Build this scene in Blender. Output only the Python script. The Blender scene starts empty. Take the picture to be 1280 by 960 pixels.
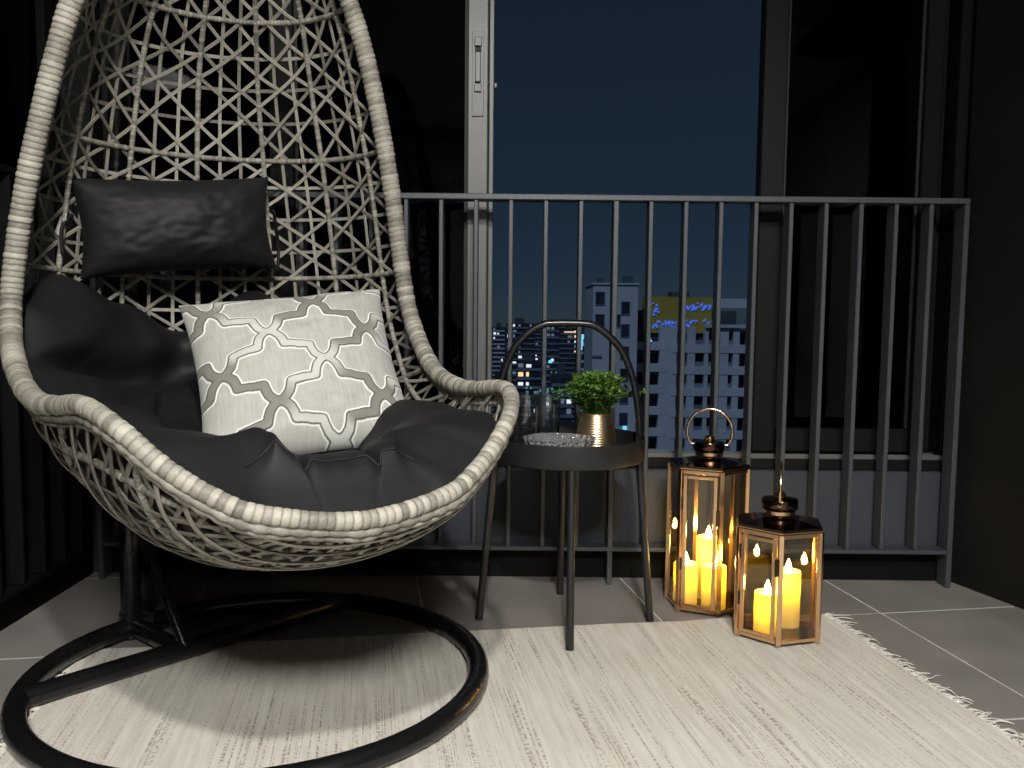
import bpy, math, random
from mathutils import Vector, Matrix, noise
R = math.radians
random.seed(7)
PI = math.pi
scene = bpy.context.scene
col = scene.collection

# ------------------------------------------------------------------ camera
cam_d = bpy.data.cameras.new('camera'); cam = bpy.data.objects.new('camera', cam_d); col.objects.link(cam)
cam_d.sensor_width = 36.0; cam_d.sensor_fit = 'HORIZONTAL'; cam_d.lens = 1100 / 1280 * 36
cam_d.clip_start = 0.02; cam_d.clip_end = 6000
pitch, roll = R(4.73), 0.0100
fw = Vector((0, math.cos(pitch), -math.sin(pitch))); r0 = Vector((1, 0, 0)); u0 = r0.cross(fw)
rt = (r0 * math.cos(roll) + u0 * math.sin(roll)).normalized(); up = rt.cross(fw)
cam.matrix_world = Matrix(((rt.x, up.x, -fw.x, 0), (rt.y, up.y, -fw.y, 0), (rt.z, up.z, -fw.z, 0.77), (0, 0, 0, 1)))
scene.camera = cam

# ------------------------------------------------------------------ night sky and moonlight
SUN_EL, SUN_AZ = R(48), R(205)
world = bpy.data.worlds.new('World'); scene.world = world; world.use_nodes = True
nt = world.node_tree; nt.nodes.clear()
sky = nt.nodes.new('ShaderNodeTexSky'); sky.sky_type = 'NISHITA'; sky.sun_disc = False
sky.sun_elevation = SUN_EL; sky.sun_rotation = SUN_AZ; sky.altitude = 8000; sky.ozone_density = 10.0; sky.dust_density = 0.0
bg = nt.nodes.new('ShaderNodeBackground'); bg.inputs['Strength'].default_value = 0.0175
wo = nt.nodes.new('ShaderNodeOutputWorld')
hs = nt.nodes.new('ShaderNodeGamma'); hs.inputs['Gamma'].default_value = 0.40; tn_ = nt.nodes.new('ShaderNodeMix'); tn_.data_type = 'RGBA'; tn_.blend_type = 'MULTIPLY'; tn_.inputs[0].default_value = 1.0; tn_.inputs[7].default_value = (0.66, 0.92, 1.08, 1); nt.links.new(sky.outputs[0], hs.inputs['Color']); nt.links.new(hs.outputs[0], tn_.inputs[6]); nt.links.new(tn_.outputs[2], bg.inputs[0]); nt.links.new(bg.outputs[0], wo.inputs[0])
sun_d = bpy.data.lights.new('moonlight', 'SUN'); sun_d.energy = 0.60; sun_d.angle = R(0.5); sun_d.color = (0.52, 0.70, 1.0)
sun = bpy.data.objects.new('moonlight', sun_d); col.objects.link(sun)
sd = Vector((math.sin(SUN_AZ) * math.cos(SUN_EL), math.cos(SUN_AZ) * math.cos(SUN_EL), math.sin(SUN_EL)))
sun.rotation_euler = sd.to_track_quat('Z', 'Y').to_euler(); sun.location = sd * 50

vs = scene.view_settings
vs.view_transform = 'Standard'; vs.look = 'None'; vs.gamma = 1.0; vs.use_curve_mapping = False; vs.exposure = 0.0
scene.render.engine = 'CYCLES'
cy = scene.cycles
cy.use_denoising = True
cy.sample_clamp_indirect = 4.0; cy.sample_clamp_direct = 0.0
cy.max_bounces = 10; cy.transparent_max_bounces = 16; cy.transmission_bounces = 8; cy.glossy_bounces = 5; cy.diffuse_bounces = 4
cy.caustics_reflective = False; cy.caustics_refractive = False

SPOT_POS = Vector((0.08, -0.48, 2.46)); SPOT_AIM = Vector((-0.42, 1.85, 0.35)); SPOT_W = 225.0; ROOM_W = 240.0

# ------------------------------------------------------------------ materials
def new_mat(name):
    m = bpy.data.materials.new(name); m.use_nodes = True
    n = m.node_tree.nodes; p = n['Principled BSDF']
    return m, n, m.node_tree.links, p
def setp(p, c=None, rough=None, metal=None, **kw):
    if c is not None: p.inputs['Base Color'].default_value = (*c, 1)
    if rough is not None: p.inputs['Roughness'].default_value = rough
    if metal is not None: p.inputs['Metallic'].default_value = metal
    for k, v in kw.items(): p.inputs[k].default_value = v
def mat(name, c, rough=.5, metal=0., var=.0, vscale=6., bump=0., bscale=60., rvar=0., **kw):
    m, n, l, p = new_mat(name); setp(p, c, rough, metal, **kw)
    tc = n.new('ShaderNodeTexCoord')
    if var > 0 or rvar > 0:
        no = n.new('ShaderNodeTexNoise'); no.inputs['Scale'].default_value = vscale; no.inputs['Detail'].default_value = 6
        l.new(tc.outputs['Object'], no.inputs['Vector'])
        if var > 0:
            cr = n.new('ShaderNodeValToRGB'); e = cr.color_ramp.elements
            e[0].position = .3; e[1].position = .7
            e[0].color = (*[max(0, x * (1 - var)) for x in c], 1); e[1].color = (*[min(1, x * (1 + var)) for x in c], 1)
            l.new(no.outputs['Fac'], cr.inputs[0]); l.new(cr.outputs[0], p.inputs['Base Color'])
        if rvar > 0:
            mr = n.new('ShaderNodeMapRange'); mr.inputs['To Min'].default_value = max(.02, rough - rvar); mr.inputs['To Max'].default_value = rough + rvar
            l.new(no.outputs['Fac'], mr.inputs['Value']); l.new(mr.outputs[0], p.inputs['Roughness'])
    if bump > 0:
        nb = n.new('ShaderNodeTexNoise'); nb.inputs['Scale'].default_value = bscale; nb.inputs['Detail'].default_value = 4
        l.new(tc.outputs['Object'], nb.inputs['Vector'])
        b = n.new('ShaderNodeBump'); b.inputs['Strength'].default_value = bump; b.inputs['Distance'].default_value = .01
        l.new(nb.outputs['Fac'], b.inputs['Height']); l.new(b.outputs[0], p.inputs['Normal'])
    return m
M = {}
M['black_metal'] = mat('black_metal', (.006, .006, .007), .28, rvar=.08, vscale=20)
M['tray_metal'] = mat('tray_metal', (.012, .012, .013), .42, bump=.05, bscale=900)
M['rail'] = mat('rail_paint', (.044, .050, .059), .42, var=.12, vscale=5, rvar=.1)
M['rail_dark'] = mat('rail_near_black', (.0025, .0025, .003), .7, var=.2, vscale=5)  # near-black, used along the left side and at the parapet foot
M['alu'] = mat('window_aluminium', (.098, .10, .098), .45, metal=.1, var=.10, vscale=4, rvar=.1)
M['alu_shaded'] = mat('window_aluminium_shaded', (.0055, .0058, .0058), .5, metal=.0, var=.15, vscale=4)  # darker copy of the aluminium, shade on the right frames put into colour
for k_ in ('rail_dark', 'alu_shaded'): M[k_].node_tree.nodes['Principled BSDF'].inputs['Specular IOR Level'].default_value = .14
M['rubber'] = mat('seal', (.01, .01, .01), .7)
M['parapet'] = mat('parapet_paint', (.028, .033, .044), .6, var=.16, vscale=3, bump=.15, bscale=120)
M['wall_dark'] = mat('wall_dark', (.0065, .006, .0054), .8, var=.3, vscale=4, bump=.15, bscale=90)  # dark brown, lowered further: shade at the right end put into the colour
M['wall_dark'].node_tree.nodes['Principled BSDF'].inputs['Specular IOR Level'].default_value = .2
M['ceiling'] = mat('ceiling_paint', (.6, .6, .58), .8, var=.03)
M['room_paint'] = mat('room_paint', (.22, .215, .20), .8, var=.03)
M['room_floor'] = mat('room_floor', (.30, .26, .21), .4, var=.15)
M['grout'] = mat('grout', (.60, .585, .55), .9, var=.1, bump=.2)
M['copper'] = mat('copper', (.92, .62, .36), .20, metal=1., var=.03, vscale=12, rvar=.06)
M['brass'] = mat('brass', (.86, .60, .26), .17, metal=1., rvar=.05, vscale=30)
M['bronze'] = mat('dark_bronze', (.10, .062, .042), .18, metal=1., rvar=.06)
M['pot'] = mat('pot_brass', (.92, .68, .40), .30, metal=1., rvar=.06, vscale=40)
M['soil'] = mat('soil', (.03, .022, .015), .95, bump=.6)
M['steel'] = mat('steel', (.6, .6, .6), .25, metal=1.)
M['tag'] = mat('white_tag', (.75, .75, .72), .7)
M['white'] = mat('white_facade', (.70, .72, .76), .8, var=.08, vscale=.15)
M['opening'] = mat('dark_opening', (.045, .055, .08), .4, var=.6, vscale=.3)
M['slate'] = mat('balcony_slate', (.26, .29, .36), .5, var=.3, vscale=.4)
M['ochre'] = mat('ochre_panel', (.62, .45, .07), .7, var=.12, vscale=.4)
M['city_ground'] = mat('city_ground', (.015, .018, .022), .9, var=.4, vscale=.02)
M['foliage_dark'] = mat('far_foliage', (.02, .03, .02), .9, var=.4, vscale=.2)
M['roof'] = mat('roof_grey', (.10, .11, .13), .8, var=.2, vscale=.1)
M['lamp_white'] = mat('lamp_white', (.75, .75, .73), .4)
for i, c in enumerate(((.05, .06, .08), (.035, .04, .055), (.075, .085, .105), (.03, .06, .10))):
    M['tower%d' % i] = mat('tower_facade_%d' % i, c, .7, var=.25, vscale=.05)
def emit(name, c, s):
    m = bpy.data.materials.new(name); m.use_nodes = True; n = m.node_tree.nodes; n.clear()
    e = n.new('ShaderNodeEmission'); e.inputs[0].default_value = (*c, 1); e.inputs[1].default_value = s
    o = n.new('ShaderNodeOutputMaterial'); m.node_tree.links.new(e.outputs[0], o.inputs[0]); return m
M['lit_white'] = emit('lit_white', (.8, .9, 1.), 1.0)
M['lit_warm'] = emit('lit_warm', (1., .72, .40), 1.0)
M['lit_blue'] = emit('lit_blue', (.05, .15, 1.), .95)
M['lit_cyan'] = emit('lit_cyan', (.20, .65, 1.), 1.1)
M['lit_teal'] = emit('lit_teal', (.15, .75, .75), .35)
M['lit_red'] = emit('lit_red', (1., .08, .15), .6)
M['lit_dim'] = emit('lit_dim', (.45, .6, .85), .22)
M['flame'] = emit('led_flame', (1., .66, .20), 200.0)
M['spot_lens'] = emit('spot_lens', (1., .93, .82), 6.0)

def fabric_black():
    m, n, l, p = new_mat('black_fabric'); setp(p, (.0082, .0082, .0095), .60)
    p.inputs['Sheen Weight'].default_value = .0; p.inputs['Specular IOR Level'].default_value = .33; p.inputs['Sheen Roughness'].default_value = .4
    tc = n.new('ShaderNodeTexCoord')
    no = n.new('ShaderNodeTexNoise'); no.inputs['Scale'].default_value = 7; no.inputs['Detail'].default_value = 5; no.inputs['Distortion'].default_value = .6
    w = n.new('ShaderNodeTexNoise'); w.inputs['Scale'].default_value = 700
    l.new(tc.outputs['Object'], no.inputs[0]); l.new(tc.outputs['Object'], w.inputs[0])
    b1 = n.new('ShaderNodeBump'); b1.inputs['Strength'].default_value = .07; b1.inputs['Distance'].default_value = .02
    b2 = n.new('ShaderNodeBump'); b2.inputs['Strength'].default_value = .25; b2.inputs['Distance'].default_value = .002
    l.new(no.outputs['Fac'], b1.inputs['Height']); l.new(w.outputs['Fac'], b2.inputs['Height']); l.new(b1.outputs[0], b2.inputs['Normal'])
    l.new(b2.outputs[0], p.inputs['Normal'])
    return m
M['fabric'] = fabric_black()
def tone_mat(name, c0, c1, rough, grain=200., bump=.15):
    m, n, l, p = new_mat(name); setp(p, c0, rough)
    at = n.new('ShaderNodeAttribute'); at.attribute_name = 'tone'
    tc = n.new('ShaderNodeTexCoord'); no = n.new('ShaderNodeTexNoise'); no.inputs['Scale'].default_value = grain; no.inputs['Detail'].default_value = 5
    l.new(tc.outputs['Object'], no.inputs[0])
    mx = n.new('ShaderNodeMix'); mx.data_type = 'RGBA'; mx.inputs[6].default_value = (*c0, 1); mx.inputs[7].default_value = (*c1, 1)
    ad = n.new('ShaderNodeMath'); ad.operation = 'MULTIPLY_ADD'; ad.inputs[1].default_value = .55; ad.inputs[2].default_value = -.27
    l.new(no.outputs['Fac'], ad.inputs[0])
    a2 = n.new('ShaderNodeMath'); a2.operation = 'ADD'; a2.use_clamp = True
    l.new(ad.outputs[0], a2.inputs[0]); l.new(at.outputs['Fac'], a2.inputs[1]); l.new(a2.outputs[0], mx.inputs[0])
    l.new(mx.outputs[2], p.inputs['Base Color'])
    b = n.new('ShaderNodeBump'); b.inputs['Strength'].default_value = bump; b.inputs['Distance'].default_value = .002
    l.new(no.outputs['Fac'], b.inputs['Height']); l.new(b.outputs[0], p.inputs['Normal'])
    return m
M['rattan'] = tone_mat('rattan', (.070, .063, .050), (.415, .392, .333), .6)
M['leaf'] = tone_mat('leaf', (.012, .040, .008), (.15, .29, .045), .45)
def attr_mat(name, rough):
    m, n, l, p = new_mat(name); setp(p, (.5, .5, .5), rough)
    at = n.new('ShaderNodeAttribute'); at.attribute_name = 'Col'; l.new(at.outputs['Color'], p.inputs['Base Color'])
    tc = n.new('ShaderNodeTexCoord')
    mp = n.new('ShaderNodeMapping'); mp.inputs['Scale'].default_value = (900, 60, 900); l.new(tc.outputs['UV'], mp.inputs[0])
    no = n.new('ShaderNodeTexNoise'); no.inputs['Scale'].default_value = 1.; l.new(mp.outputs[0], no.inputs[0])
    b = n.new('ShaderNodeBump'); b.inputs['Strength'].default_value = .35; b.inputs['Distance'].default_value = .0015
    l.new(no.outputs['Fac'], b.inputs['Height']); l.new(b.outputs[0], p.inputs['Normal'])
    p.inputs['Sheen Weight'].default_value = .1
    return m
M['print'] = attr_mat('printed_linen', .75)
def tile_mat():
    m, n, l, p = new_mat('tile'); setp(p, (.15, .143, .135), .42)
    tc = n.new('ShaderNodeTexCoord'); g = n.new('ShaderNodeNewGeometry')
    no = n.new('ShaderNodeTexNoise'); no.inputs['Scale'].default_value = 5; no.inputs['Detail'].default_value = 7
    l.new(g.outputs['Position'], no.inputs[0])
    cr = n.new('ShaderNodeValToRGB'); e = cr.color_ramp.elements
    e[0].position = .3; e[0].color = (.185, .171, .160, 1); e[1].position = .72; e[1].color = (.25, .231, .215, 1)
    l.new(no.outputs['Fac'], cr.inputs[0]); l.new(cr.outputs[0], p.inputs['Base Color'])
    fi = n.new('ShaderNodeTexNoise'); fi.inputs['Scale'].default_value = 260; l.new(g.outputs['Position'], fi.inputs[0])
    b = n.new('ShaderNodeBump'); b.inputs['Strength'].default_value = .12; b.inputs['Distance'].default_value = .002
    l.new(fi.outputs['Fac'], b.inputs['Height']); l.new(b.outputs[0], p.inputs['Normal'])
    mr = n.new('ShaderNodeMapRange'); mr.inputs['To Min'].default_value = .36; mr.inputs['To Max'].default_value = .58
    l.new(no.outputs['Fac'], mr.inputs['Value']); l.new(mr.outputs[0], p.inputs['Roughness'])
    return m
M['tile'] = tile_mat()
def rug_mat():
    # woven cotton: cream weft with broken charcoal threads running along local Y
    m, n, l, p = new_mat('rug_weave'); setp(p, (.6, .57, .52), .95)
    tc = n.new('ShaderNodeTexCoord')
    def nz(sc, scale=1., detail=2.):
        mp = n.new('ShaderNodeMapping'); mp.inputs['Scale'].default_value = sc; l.new(tc.outputs['Object'], mp.inputs[0])
        no = n.new('ShaderNodeTexNoise'); no.inputs['Scale'].default_value = scale; no.inputs['Detail'].default_value = detail
        l.new(mp.outputs[0], no.inputs[0]); return no.outputs['Fac']
    def mth(op, a, b=None, c=None, clamp=False):
        x = n.new('ShaderNodeMath'); x.operation = op; x.use_clamp = clamp
        for k, v in enumerate((a, b, c)):
            if v is None: continue
            if isinstance(v, (int, float)): x.inputs[k].default_value = v
            else: l.new(v, x.inputs[k])
        return x.outputs[0]
    def ramp(v, a, b):
        mr = n.new('ShaderNodeMapRange'); mr.inputs['From Min'].default_value = a; mr.inputs['From Max'].default_value = b
        l.new(v, mr.inputs['Value']); return mr.outputs[0]
    thread = ramp(nz((250, 2.0, 1)), .53, .60)            # dark threads
    groups = ramp(nz((22, 2.0, 1)), .30, .58)           # threads come in bundles
    dash = ramp(nz((120, 130, 1)), .46, .53)             # broken by the weft
    dark = mth('MULTIPLY', mth('MULTIPLY', thread, groups), mth('MULTIPLY_ADD', dash, .9, .1))
    tone = nz((60, 5, 1), detail=5)
    cr = n.new('ShaderNodeValToRGB'); e = cr.color_ramp.elements
    e[0].position = .3; e[0].color = (.54, .50, .435, 1); e[1].position = .65; e[1].color = (.66, .625, .56, 1)
    l.new(tone, cr.inputs[0])
    mx = n.new('ShaderNodeMix'); mx.data_type = 'RGBA'; l.new(cr.outputs[0], mx.inputs[6]); mx.inputs[7].default_value = (.17, .13, .095, 1)
    l.new(mth('MULTIPLY', dark, .66), mx.inputs[0]); l.new(mx.outputs[2], p.inputs['Base Color'])
    h = mth('ADD', mth('MULTIPLY', nz((160, 300, 1)), 1.3), mth('MULTIPLY', nz((9, 5, 1)), 2.2))
    b = n.new('ShaderNodeBump'); b.inputs['Strength'].default_value = .5; b.inputs['Distance'].default_value = .004
    l.new(h, b.inputs['Height']); l.new(b.outputs[0], p.inputs['Normal'])
    return m
M['rug'] = rug_mat()
M['fringe'] = mat('rug_fringe', (.60, .57, .51), .95, var=.15, vscale=40)
def pane_mat(name, tint, refl, tintrough=.02):
    m = bpy.data.materials.new(name); m.use_nodes = True; n = m.node_tree.nodes; n.clear(); l = m.node_tree.links
    t = n.new('ShaderNodeBsdfTransparent'); t.inputs[0].default_value = (*tint, 1)
    g = n.new('ShaderNodeBsdfGlossy'); g.inputs['Roughness'].default_value = tintrough
    ge = n.new('ShaderNodeNewGeometry'); dt = n.new('ShaderNodeVectorMath'); dt.operation = 'DOT_PRODUCT'; l.new(ge.outputs['Normal'], dt.inputs[0]); l.new(ge.outputs['Incoming'], dt.inputs[1])
    ab = n.new('ShaderNodeMath'); ab.operation = 'ABSOLUTE'; l.new(dt.outputs['Value'], ab.inputs[0])
    om = n.new('ShaderNodeMath'); om.operation = 'SUBTRACT'; om.inputs[0].default_value = 1.; l.new(ab.outputs[0], om.inputs[1])
    pw = n.new('ShaderNodeMath'); pw.operation = 'POWER'; pw.inputs[1].default_value = 5.; l.new(om.outputs[0], pw.inputs[0])
    lw = n.new('ShaderNodeMath'); lw.operation = 'MULTIPLY_ADD'; lw.inputs[1].default_value = .95; lw.inputs[2].default_value = .045; l.new(pw.outputs[0], lw.inputs[0])
    ma = n.new('ShaderNodeMath'); ma.operation = 'MULTIPLY'; ma.inputs[1].default_value = refl; ma.use_clamp = True; l.new(lw.outputs[0], ma.inputs[0])
    mx = n.new('ShaderNodeMixShader'); l.new(ma.outputs[0], mx.inputs[0]); l.new(t.outputs[0], mx.inputs[1]); l.new(g.outputs[0], mx.inputs[2])
    o = n.new('ShaderNodeOutputMaterial'); l.new(mx.outputs[0], o.inputs[0]); return m
M['tinted'] = pane_mat('tinted_glass', (.10, .115, .14), .28)
M['lantern_glass'] = pane_mat('lantern_glass', (.93, .90, .82), 1.6)
def glass_mat():
    m, n, l, p = new_mat('clear_glass'); setp(p, (.96, .98, 1.), .02)
    p.inputs['Transmission Weight'].default_value = 1.; p.inputs['IOR'].default_value = 1.5
    return m
M['glass'] = glass_mat()
def facet(m, sc):
    n = m.node_tree.nodes; l = m.node_tree.links
    tc = n.new('ShaderNodeTexCoord'); v = n.new('ShaderNodeTexVoronoi'); v.inputs['Scale'].default_value = sc; l.new(tc.outputs['Object'], v.inputs['Vector'])
    b = n.new('ShaderNodeBump'); b.inputs['Strength'].default_value = 1.; b.inputs['Distance'].default_value = .006; l.new(v.outputs['Distance'], b.inputs['Height']); l.new(b.outputs[0], n['Principled BSDF'].inputs['Normal'])
M['cut_glass'] = glass_mat(); M['cut_glass'].node_tree.nodes['Principled BSDF'].inputs['Roughness'].default_value = .06; M['cut_glass'].node_tree.nodes['Principled BSDF'].inputs['Transmission Weight'].default_value = .84
M['tumbler_glass'] = pane_mat('tumbler_glass', (.90, .935, .96), 3.2, .10); facet(M['cut_glass'], 110.); facet(M['glass'], 34.); M['glass'].node_tree.nodes['Bump'].inputs['Distance'].default_value = .0010
def wax_mat():
    m = bpy.data.materials.new('candle_wax'); m.use_nodes = True; n = m.node_tree.nodes; n.clear(); l = m.node_tree.links
    d = n.new('ShaderNodeBsdfDiffuse'); d.inputs[0].default_value = (.85, .78, .60, 1)
    t = n.new('ShaderNodeBsdfTranslucent'); t.inputs[0].default_value = (.97, .74, .13, 1)
    mx = n.new('ShaderNodeMixShader'); mx.inputs[0].default_value = .6; l.new(d.outputs[0], mx.inputs[1]); l.new(t.outputs[0], mx.inputs[2])
    o = n.new('ShaderNodeOutputMaterial'); l.new(mx.outputs[0], o.inputs[0]); return m
M['wax'] = wax_mat()

# ------------------------------------------------------------------ mesh helpers
class MB:
    def __init__(s): s.v = []; s.f = []; s.tone = []
    def add(s, vs, fs, tone=.5):
        b = len(s.v); s.v += [tuple(x) for x in vs]; s.f += [tuple(b + i for i in f) for f in fs]
        s.tone += (tone if isinstance(tone, list) else [tone] * len(vs))
    def box(s, a, b, ch=0., rot=None, about=None):
        c = [(a[i] + b[i]) / 2 for i in range(3)]; h = [abs(b[i] - a[i]) / 2 for i in range(3)]
        ch = min(ch, *(x * .45 for x in h))
        if ch <= 0:
            vs = [(c[0] + x * h[0], c[1] + y * h[1], c[2] + z * h[2]) for x in (-1, 1) for y in (-1, 1) for z in (-1, 1)]
            fs = [(0, 1, 3, 2), (4, 6, 7, 5), (0, 4, 5, 1), (2, 3, 7, 6), (0, 2, 6, 4), (1, 5, 7, 3)]
        else:
            vs = []; idx = {}
            for x in (-1, 1):
                for y in (-1, 1):
                    for z in (-1, 1):
                        for ax in range(3):
                            sg = (x, y, z)
                            idx[(x, y, z, ax)] = len(vs)
                            vs.append(tuple(c[i] + sg[i] * (h[i] - (0 if i == ax else ch)) for i in range(3)))
            fs = []
            def put(f):
                p = [Vector(vs[i]) - Vector(c) for i in f]
                n = (p[1] - p[0]).cross(p[2] - p[0])
                fs.append(tuple(f) if n.dot(sum(p, Vector())) > 0 else tuple(reversed(f)))
            for ax in range(3):
                o = [i for i in range(3) if i != ax]
                for sg in (-1, 1):
                    f = []
                    for p, q in ((-1, -1), (1, -1), (1, 1), (-1, 1)):
                        k = [0, 0, 0]; k[ax] = sg; k[o[0]] = p; k[o[1]] = q; f.append(idx[(*k, ax)])
                    put(f)
                for p in (-1, 1):
                    for q in (-1, 1):
                        k0 = [0, 0, 0]; k0[o[0]] = p; k0[o[1]] = q
                        ka = list(k0); ka[ax] = -1; kb = list(k0); kb[ax] = 1
                        put([idx[(*ka, o[0])], idx[(*kb, o[0])], idx[(*kb, o[1])], idx[(*ka, o[1])]])
            for x in (-1, 1):
                for y in (-1, 1):
                    for z in (-1, 1): put([idx[(x, y, z, k)] for k in range(3)])
        if rot is not None:
            ab = Vector(about) if about is not None else Vector(c)
            vs = [tuple(ab + rot @ (Vector(v) - ab)) for v in vs]
        s.add(vs, fs)
    def tube(s, path, rad, n=10, closed=False, cap=True, tone=.5, radf=None):
        P = [Vector(p) for p in path]; N = len(P); vs = []; tn = []
        tan = []
        for i in range(N):
            a = P[(i - 1) % N] if (closed or i > 0) else P[i]; b = P[(i + 1) % N] if (closed or i < N - 1) else P[i]
            tan.append((b - a).normalized())
        ref = Vector((0, 0, 1)) if abs(tan[0].z) < .9 else Vector((1, 0, 0))
        nrm = (ref - tan[0] * ref.dot(tan[0])).normalized(); frames = []
        for i in range(N):
            nrm = (nrm - tan[i] * nrm.dot(tan[i])).normalized(); frames.append((nrm.copy(), tan[i].cross(nrm)))
        if closed:  # untwist
            a, b = frames[-1]; nn = (a - tan[0] * a.dot(tan[0])).normalized()
            ang = math.atan2(nn.dot(frames[0][1]), nn.dot(frames[0][0]))
            for i in range(N):
                t = -ang * i / N; x, y = frames[i]
                frames[i] = (x * math.cos(t) + y * math.sin(t), y * math.cos(t) - x * math.sin(t))
        for i in range(N):
            r = rad[i] if isinstance(rad, (list, tuple)) else rad
            x, y = frames[i]
            for k in range(n):
                th = 2 * PI * k / n; rr = r if radf is None else r * radf(i, th)
                vs.append(P[i] + x * (rr * math.cos(th)) + y * (rr * math.sin(th)))
                tn.append(tone[i] if isinstance(tone, list) else tone)
        fs = []
        for i in range(N if closed else N - 1):
            j = (i + 1) % N
            for k in range(n): fs.append((i * n + k, i * n + (k + 1) % n, j * n + (k + 1) % n, j * n + k))
        if cap and not closed:
            fs.append(tuple(reversed(range(n)))); fs.append(tuple(range((N - 1) * n, N * n)))
        s.add(vs, fs, tn)
    def lathe(s, prof, c=(0, 0, 0), n=32, radf=None):
        vs = []; fs = []
        m = len(prof)
        for k in range(n):
            th = 2 * PI * k / n
            for j, (r, z) in enumerate(prof):
                rr = max(r, 1e-5) * (1 if radf is None else radf(j, th)); vs.append((c[0] + rr * math.cos(th), c[1] + rr * math.sin(th), c[2] + z))
        for k in range(n):
            q = (k + 1) % n
            for j in range(m - 1): fs.append((k * m + j, q * m + j, q * m + j + 1, k * m + j + 1))
        s.add(vs, fs)
    def prism(s, pts, z0, z1):
        n = len(pts); vs = [(x, y, z0) for x, y in pts] + [(x, y, z1) for x, y in pts]
        fs = [tuple(reversed(range(n))), tuple(range(n, 2 * n))] + [(i, (i + 1) % n, n + (i + 1) % n, n + i) for i in range(n)]
        s.add(vs, fs)
    def build(s, name, m, parent=None, smooth=None, kind=None, loc=None):
        me = bpy.data.meshes.new(name)
        o = Vector((0, 0, 0)) if parent is None else world_loc(parent)
        if loc is not None: o = Vector(loc)
        me.from_pydata([(v[0] - o.x, v[1] - o.y, v[2] - o.z) for v in s.v], [], s.f)
        at = me.attributes.new('tone', 'FLOAT', 'POINT'); at.data.foreach_set('value', s.tone)
        if smooth:
            me.polygons.foreach_set('use_smooth', [True] * len(me.polygons)); me.set_sharp_from_angle(angle=R(smooth))
        me.update(); me.materials.append(M[m] if isinstance(m, str) else m)
        ob = bpy.data.objects.new(name, me); col.objects.link(ob)
        if loc is not None: ob.location = Vector(loc) - (world_loc(parent) if parent is not None else Vector())
        if parent is not None: ob.parent = parent
        if kind: ob['kind'] = kind
        return ob
def world_loc(o):
    p = Vector(o.location)
    while o.parent is not None: o = o.parent; p += Vector(o.location)
    return p
def tag(o, label, cat, group=None):
    o['label'] = label; o['category'] = cat
    if group: o['group'] = group
    return o
def thing(name, loc, label, cat, group=None):
    o = bpy.data.objects.new(name, None); o.empty_display_size = .05; col.objects.link(o); o.location = loc
    return tag(o, label, cat, group)
def one(name, m, parent, fn, smooth=None, kind=None):
    b = MB(); fn(b); return b.build(name, m, parent, smooth, kind)
def catmull(P, t, closed=False):
    n = len(P); i = int(math.floor(t)); f = t - i
    def g(k): return P[k % n] if closed else P[min(max(k, 0), n - 1)]
    a, b, c, d = g(i - 1), g(i), g(i + 1), g(i + 2)
    return [.5 * (2 * b[k] + (c[k] - a[k]) * f + (2 * a[k] - 5 * b[k] + 4 * c[k] - d[k]) * f * f + (3 * b[k] - a[k] - 3 * c[k] + d[k]) * f ** 3) for k in range(len(b))]
def spline(P, per=8, closed=False):
    n = len(P); tot = n if closed else n - 1
    out = [catmull(P, i / per, closed) for i in range(tot * per)]
    if not closed: out.append(list(P[-1]))
    return out
def resample(P, step, closed=False):
    P = [Vector(p) for p in P]
    if closed: P = P + [P[0]]
    d = [0.]
    for a, b in zip(P, P[1:]): d.append(d[-1] + (b - a).length)
    n = max(2, int(d[-1] / step)); out = []; j = 0
    for i in range(n + (0 if closed else 1)):
        t = d[-1] * i / n
        while j < len(d) - 2 and d[j + 1] < t: j += 1
        out.append(P[j].lerp(P[j + 1], (t - d[j]) / max(1e-9, d[j + 1] - d[j])))
    return out, d[-1]

# ================================================================== THE BALCONY SHELL
ALPHA = R(9.7)                                    # the tiles and the rug lie turned against the railing
E1 = Vector((math.cos(ALPHA), math.sin(ALPHA), 0)); E2 = Vector((-math.sin(ALPHA), math.cos(ALPHA), 0))
XL, XR, YB, YF = -1.21, 1.62, -1.4, 2.51
def clip(poly, box):
    for ax, lim, sg in ((0, box[0], 1), (0, box[1], -1), (1, box[2], 1), (1, box[3], -1)):
        out = []
        for i in range(len(poly)):
            a, b = poly[i], poly[(i + 1) % len(poly)]
            ia, ib = (a[ax] - lim) * sg >= 0, (b[ax] - lim) * sg >= 0
            if ia: out.append(a)
            if ia != ib:
                t = (lim - a[ax]) / (b[ax] - a[ax]); out.append((a[0] + (b[0] - a[0]) * t, a[1] + (b[1] - a[1]) * t))
        poly = out
        if not poly: return []
    return poly
b = MB(); b.box((XL - .1, YB, -.16), (XR + .1, YF + .14, -.0016)); floor = b.build('floor', 'grout'); floor['kind'] = 'structure'
PT, GR = .5855, .0052
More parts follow.
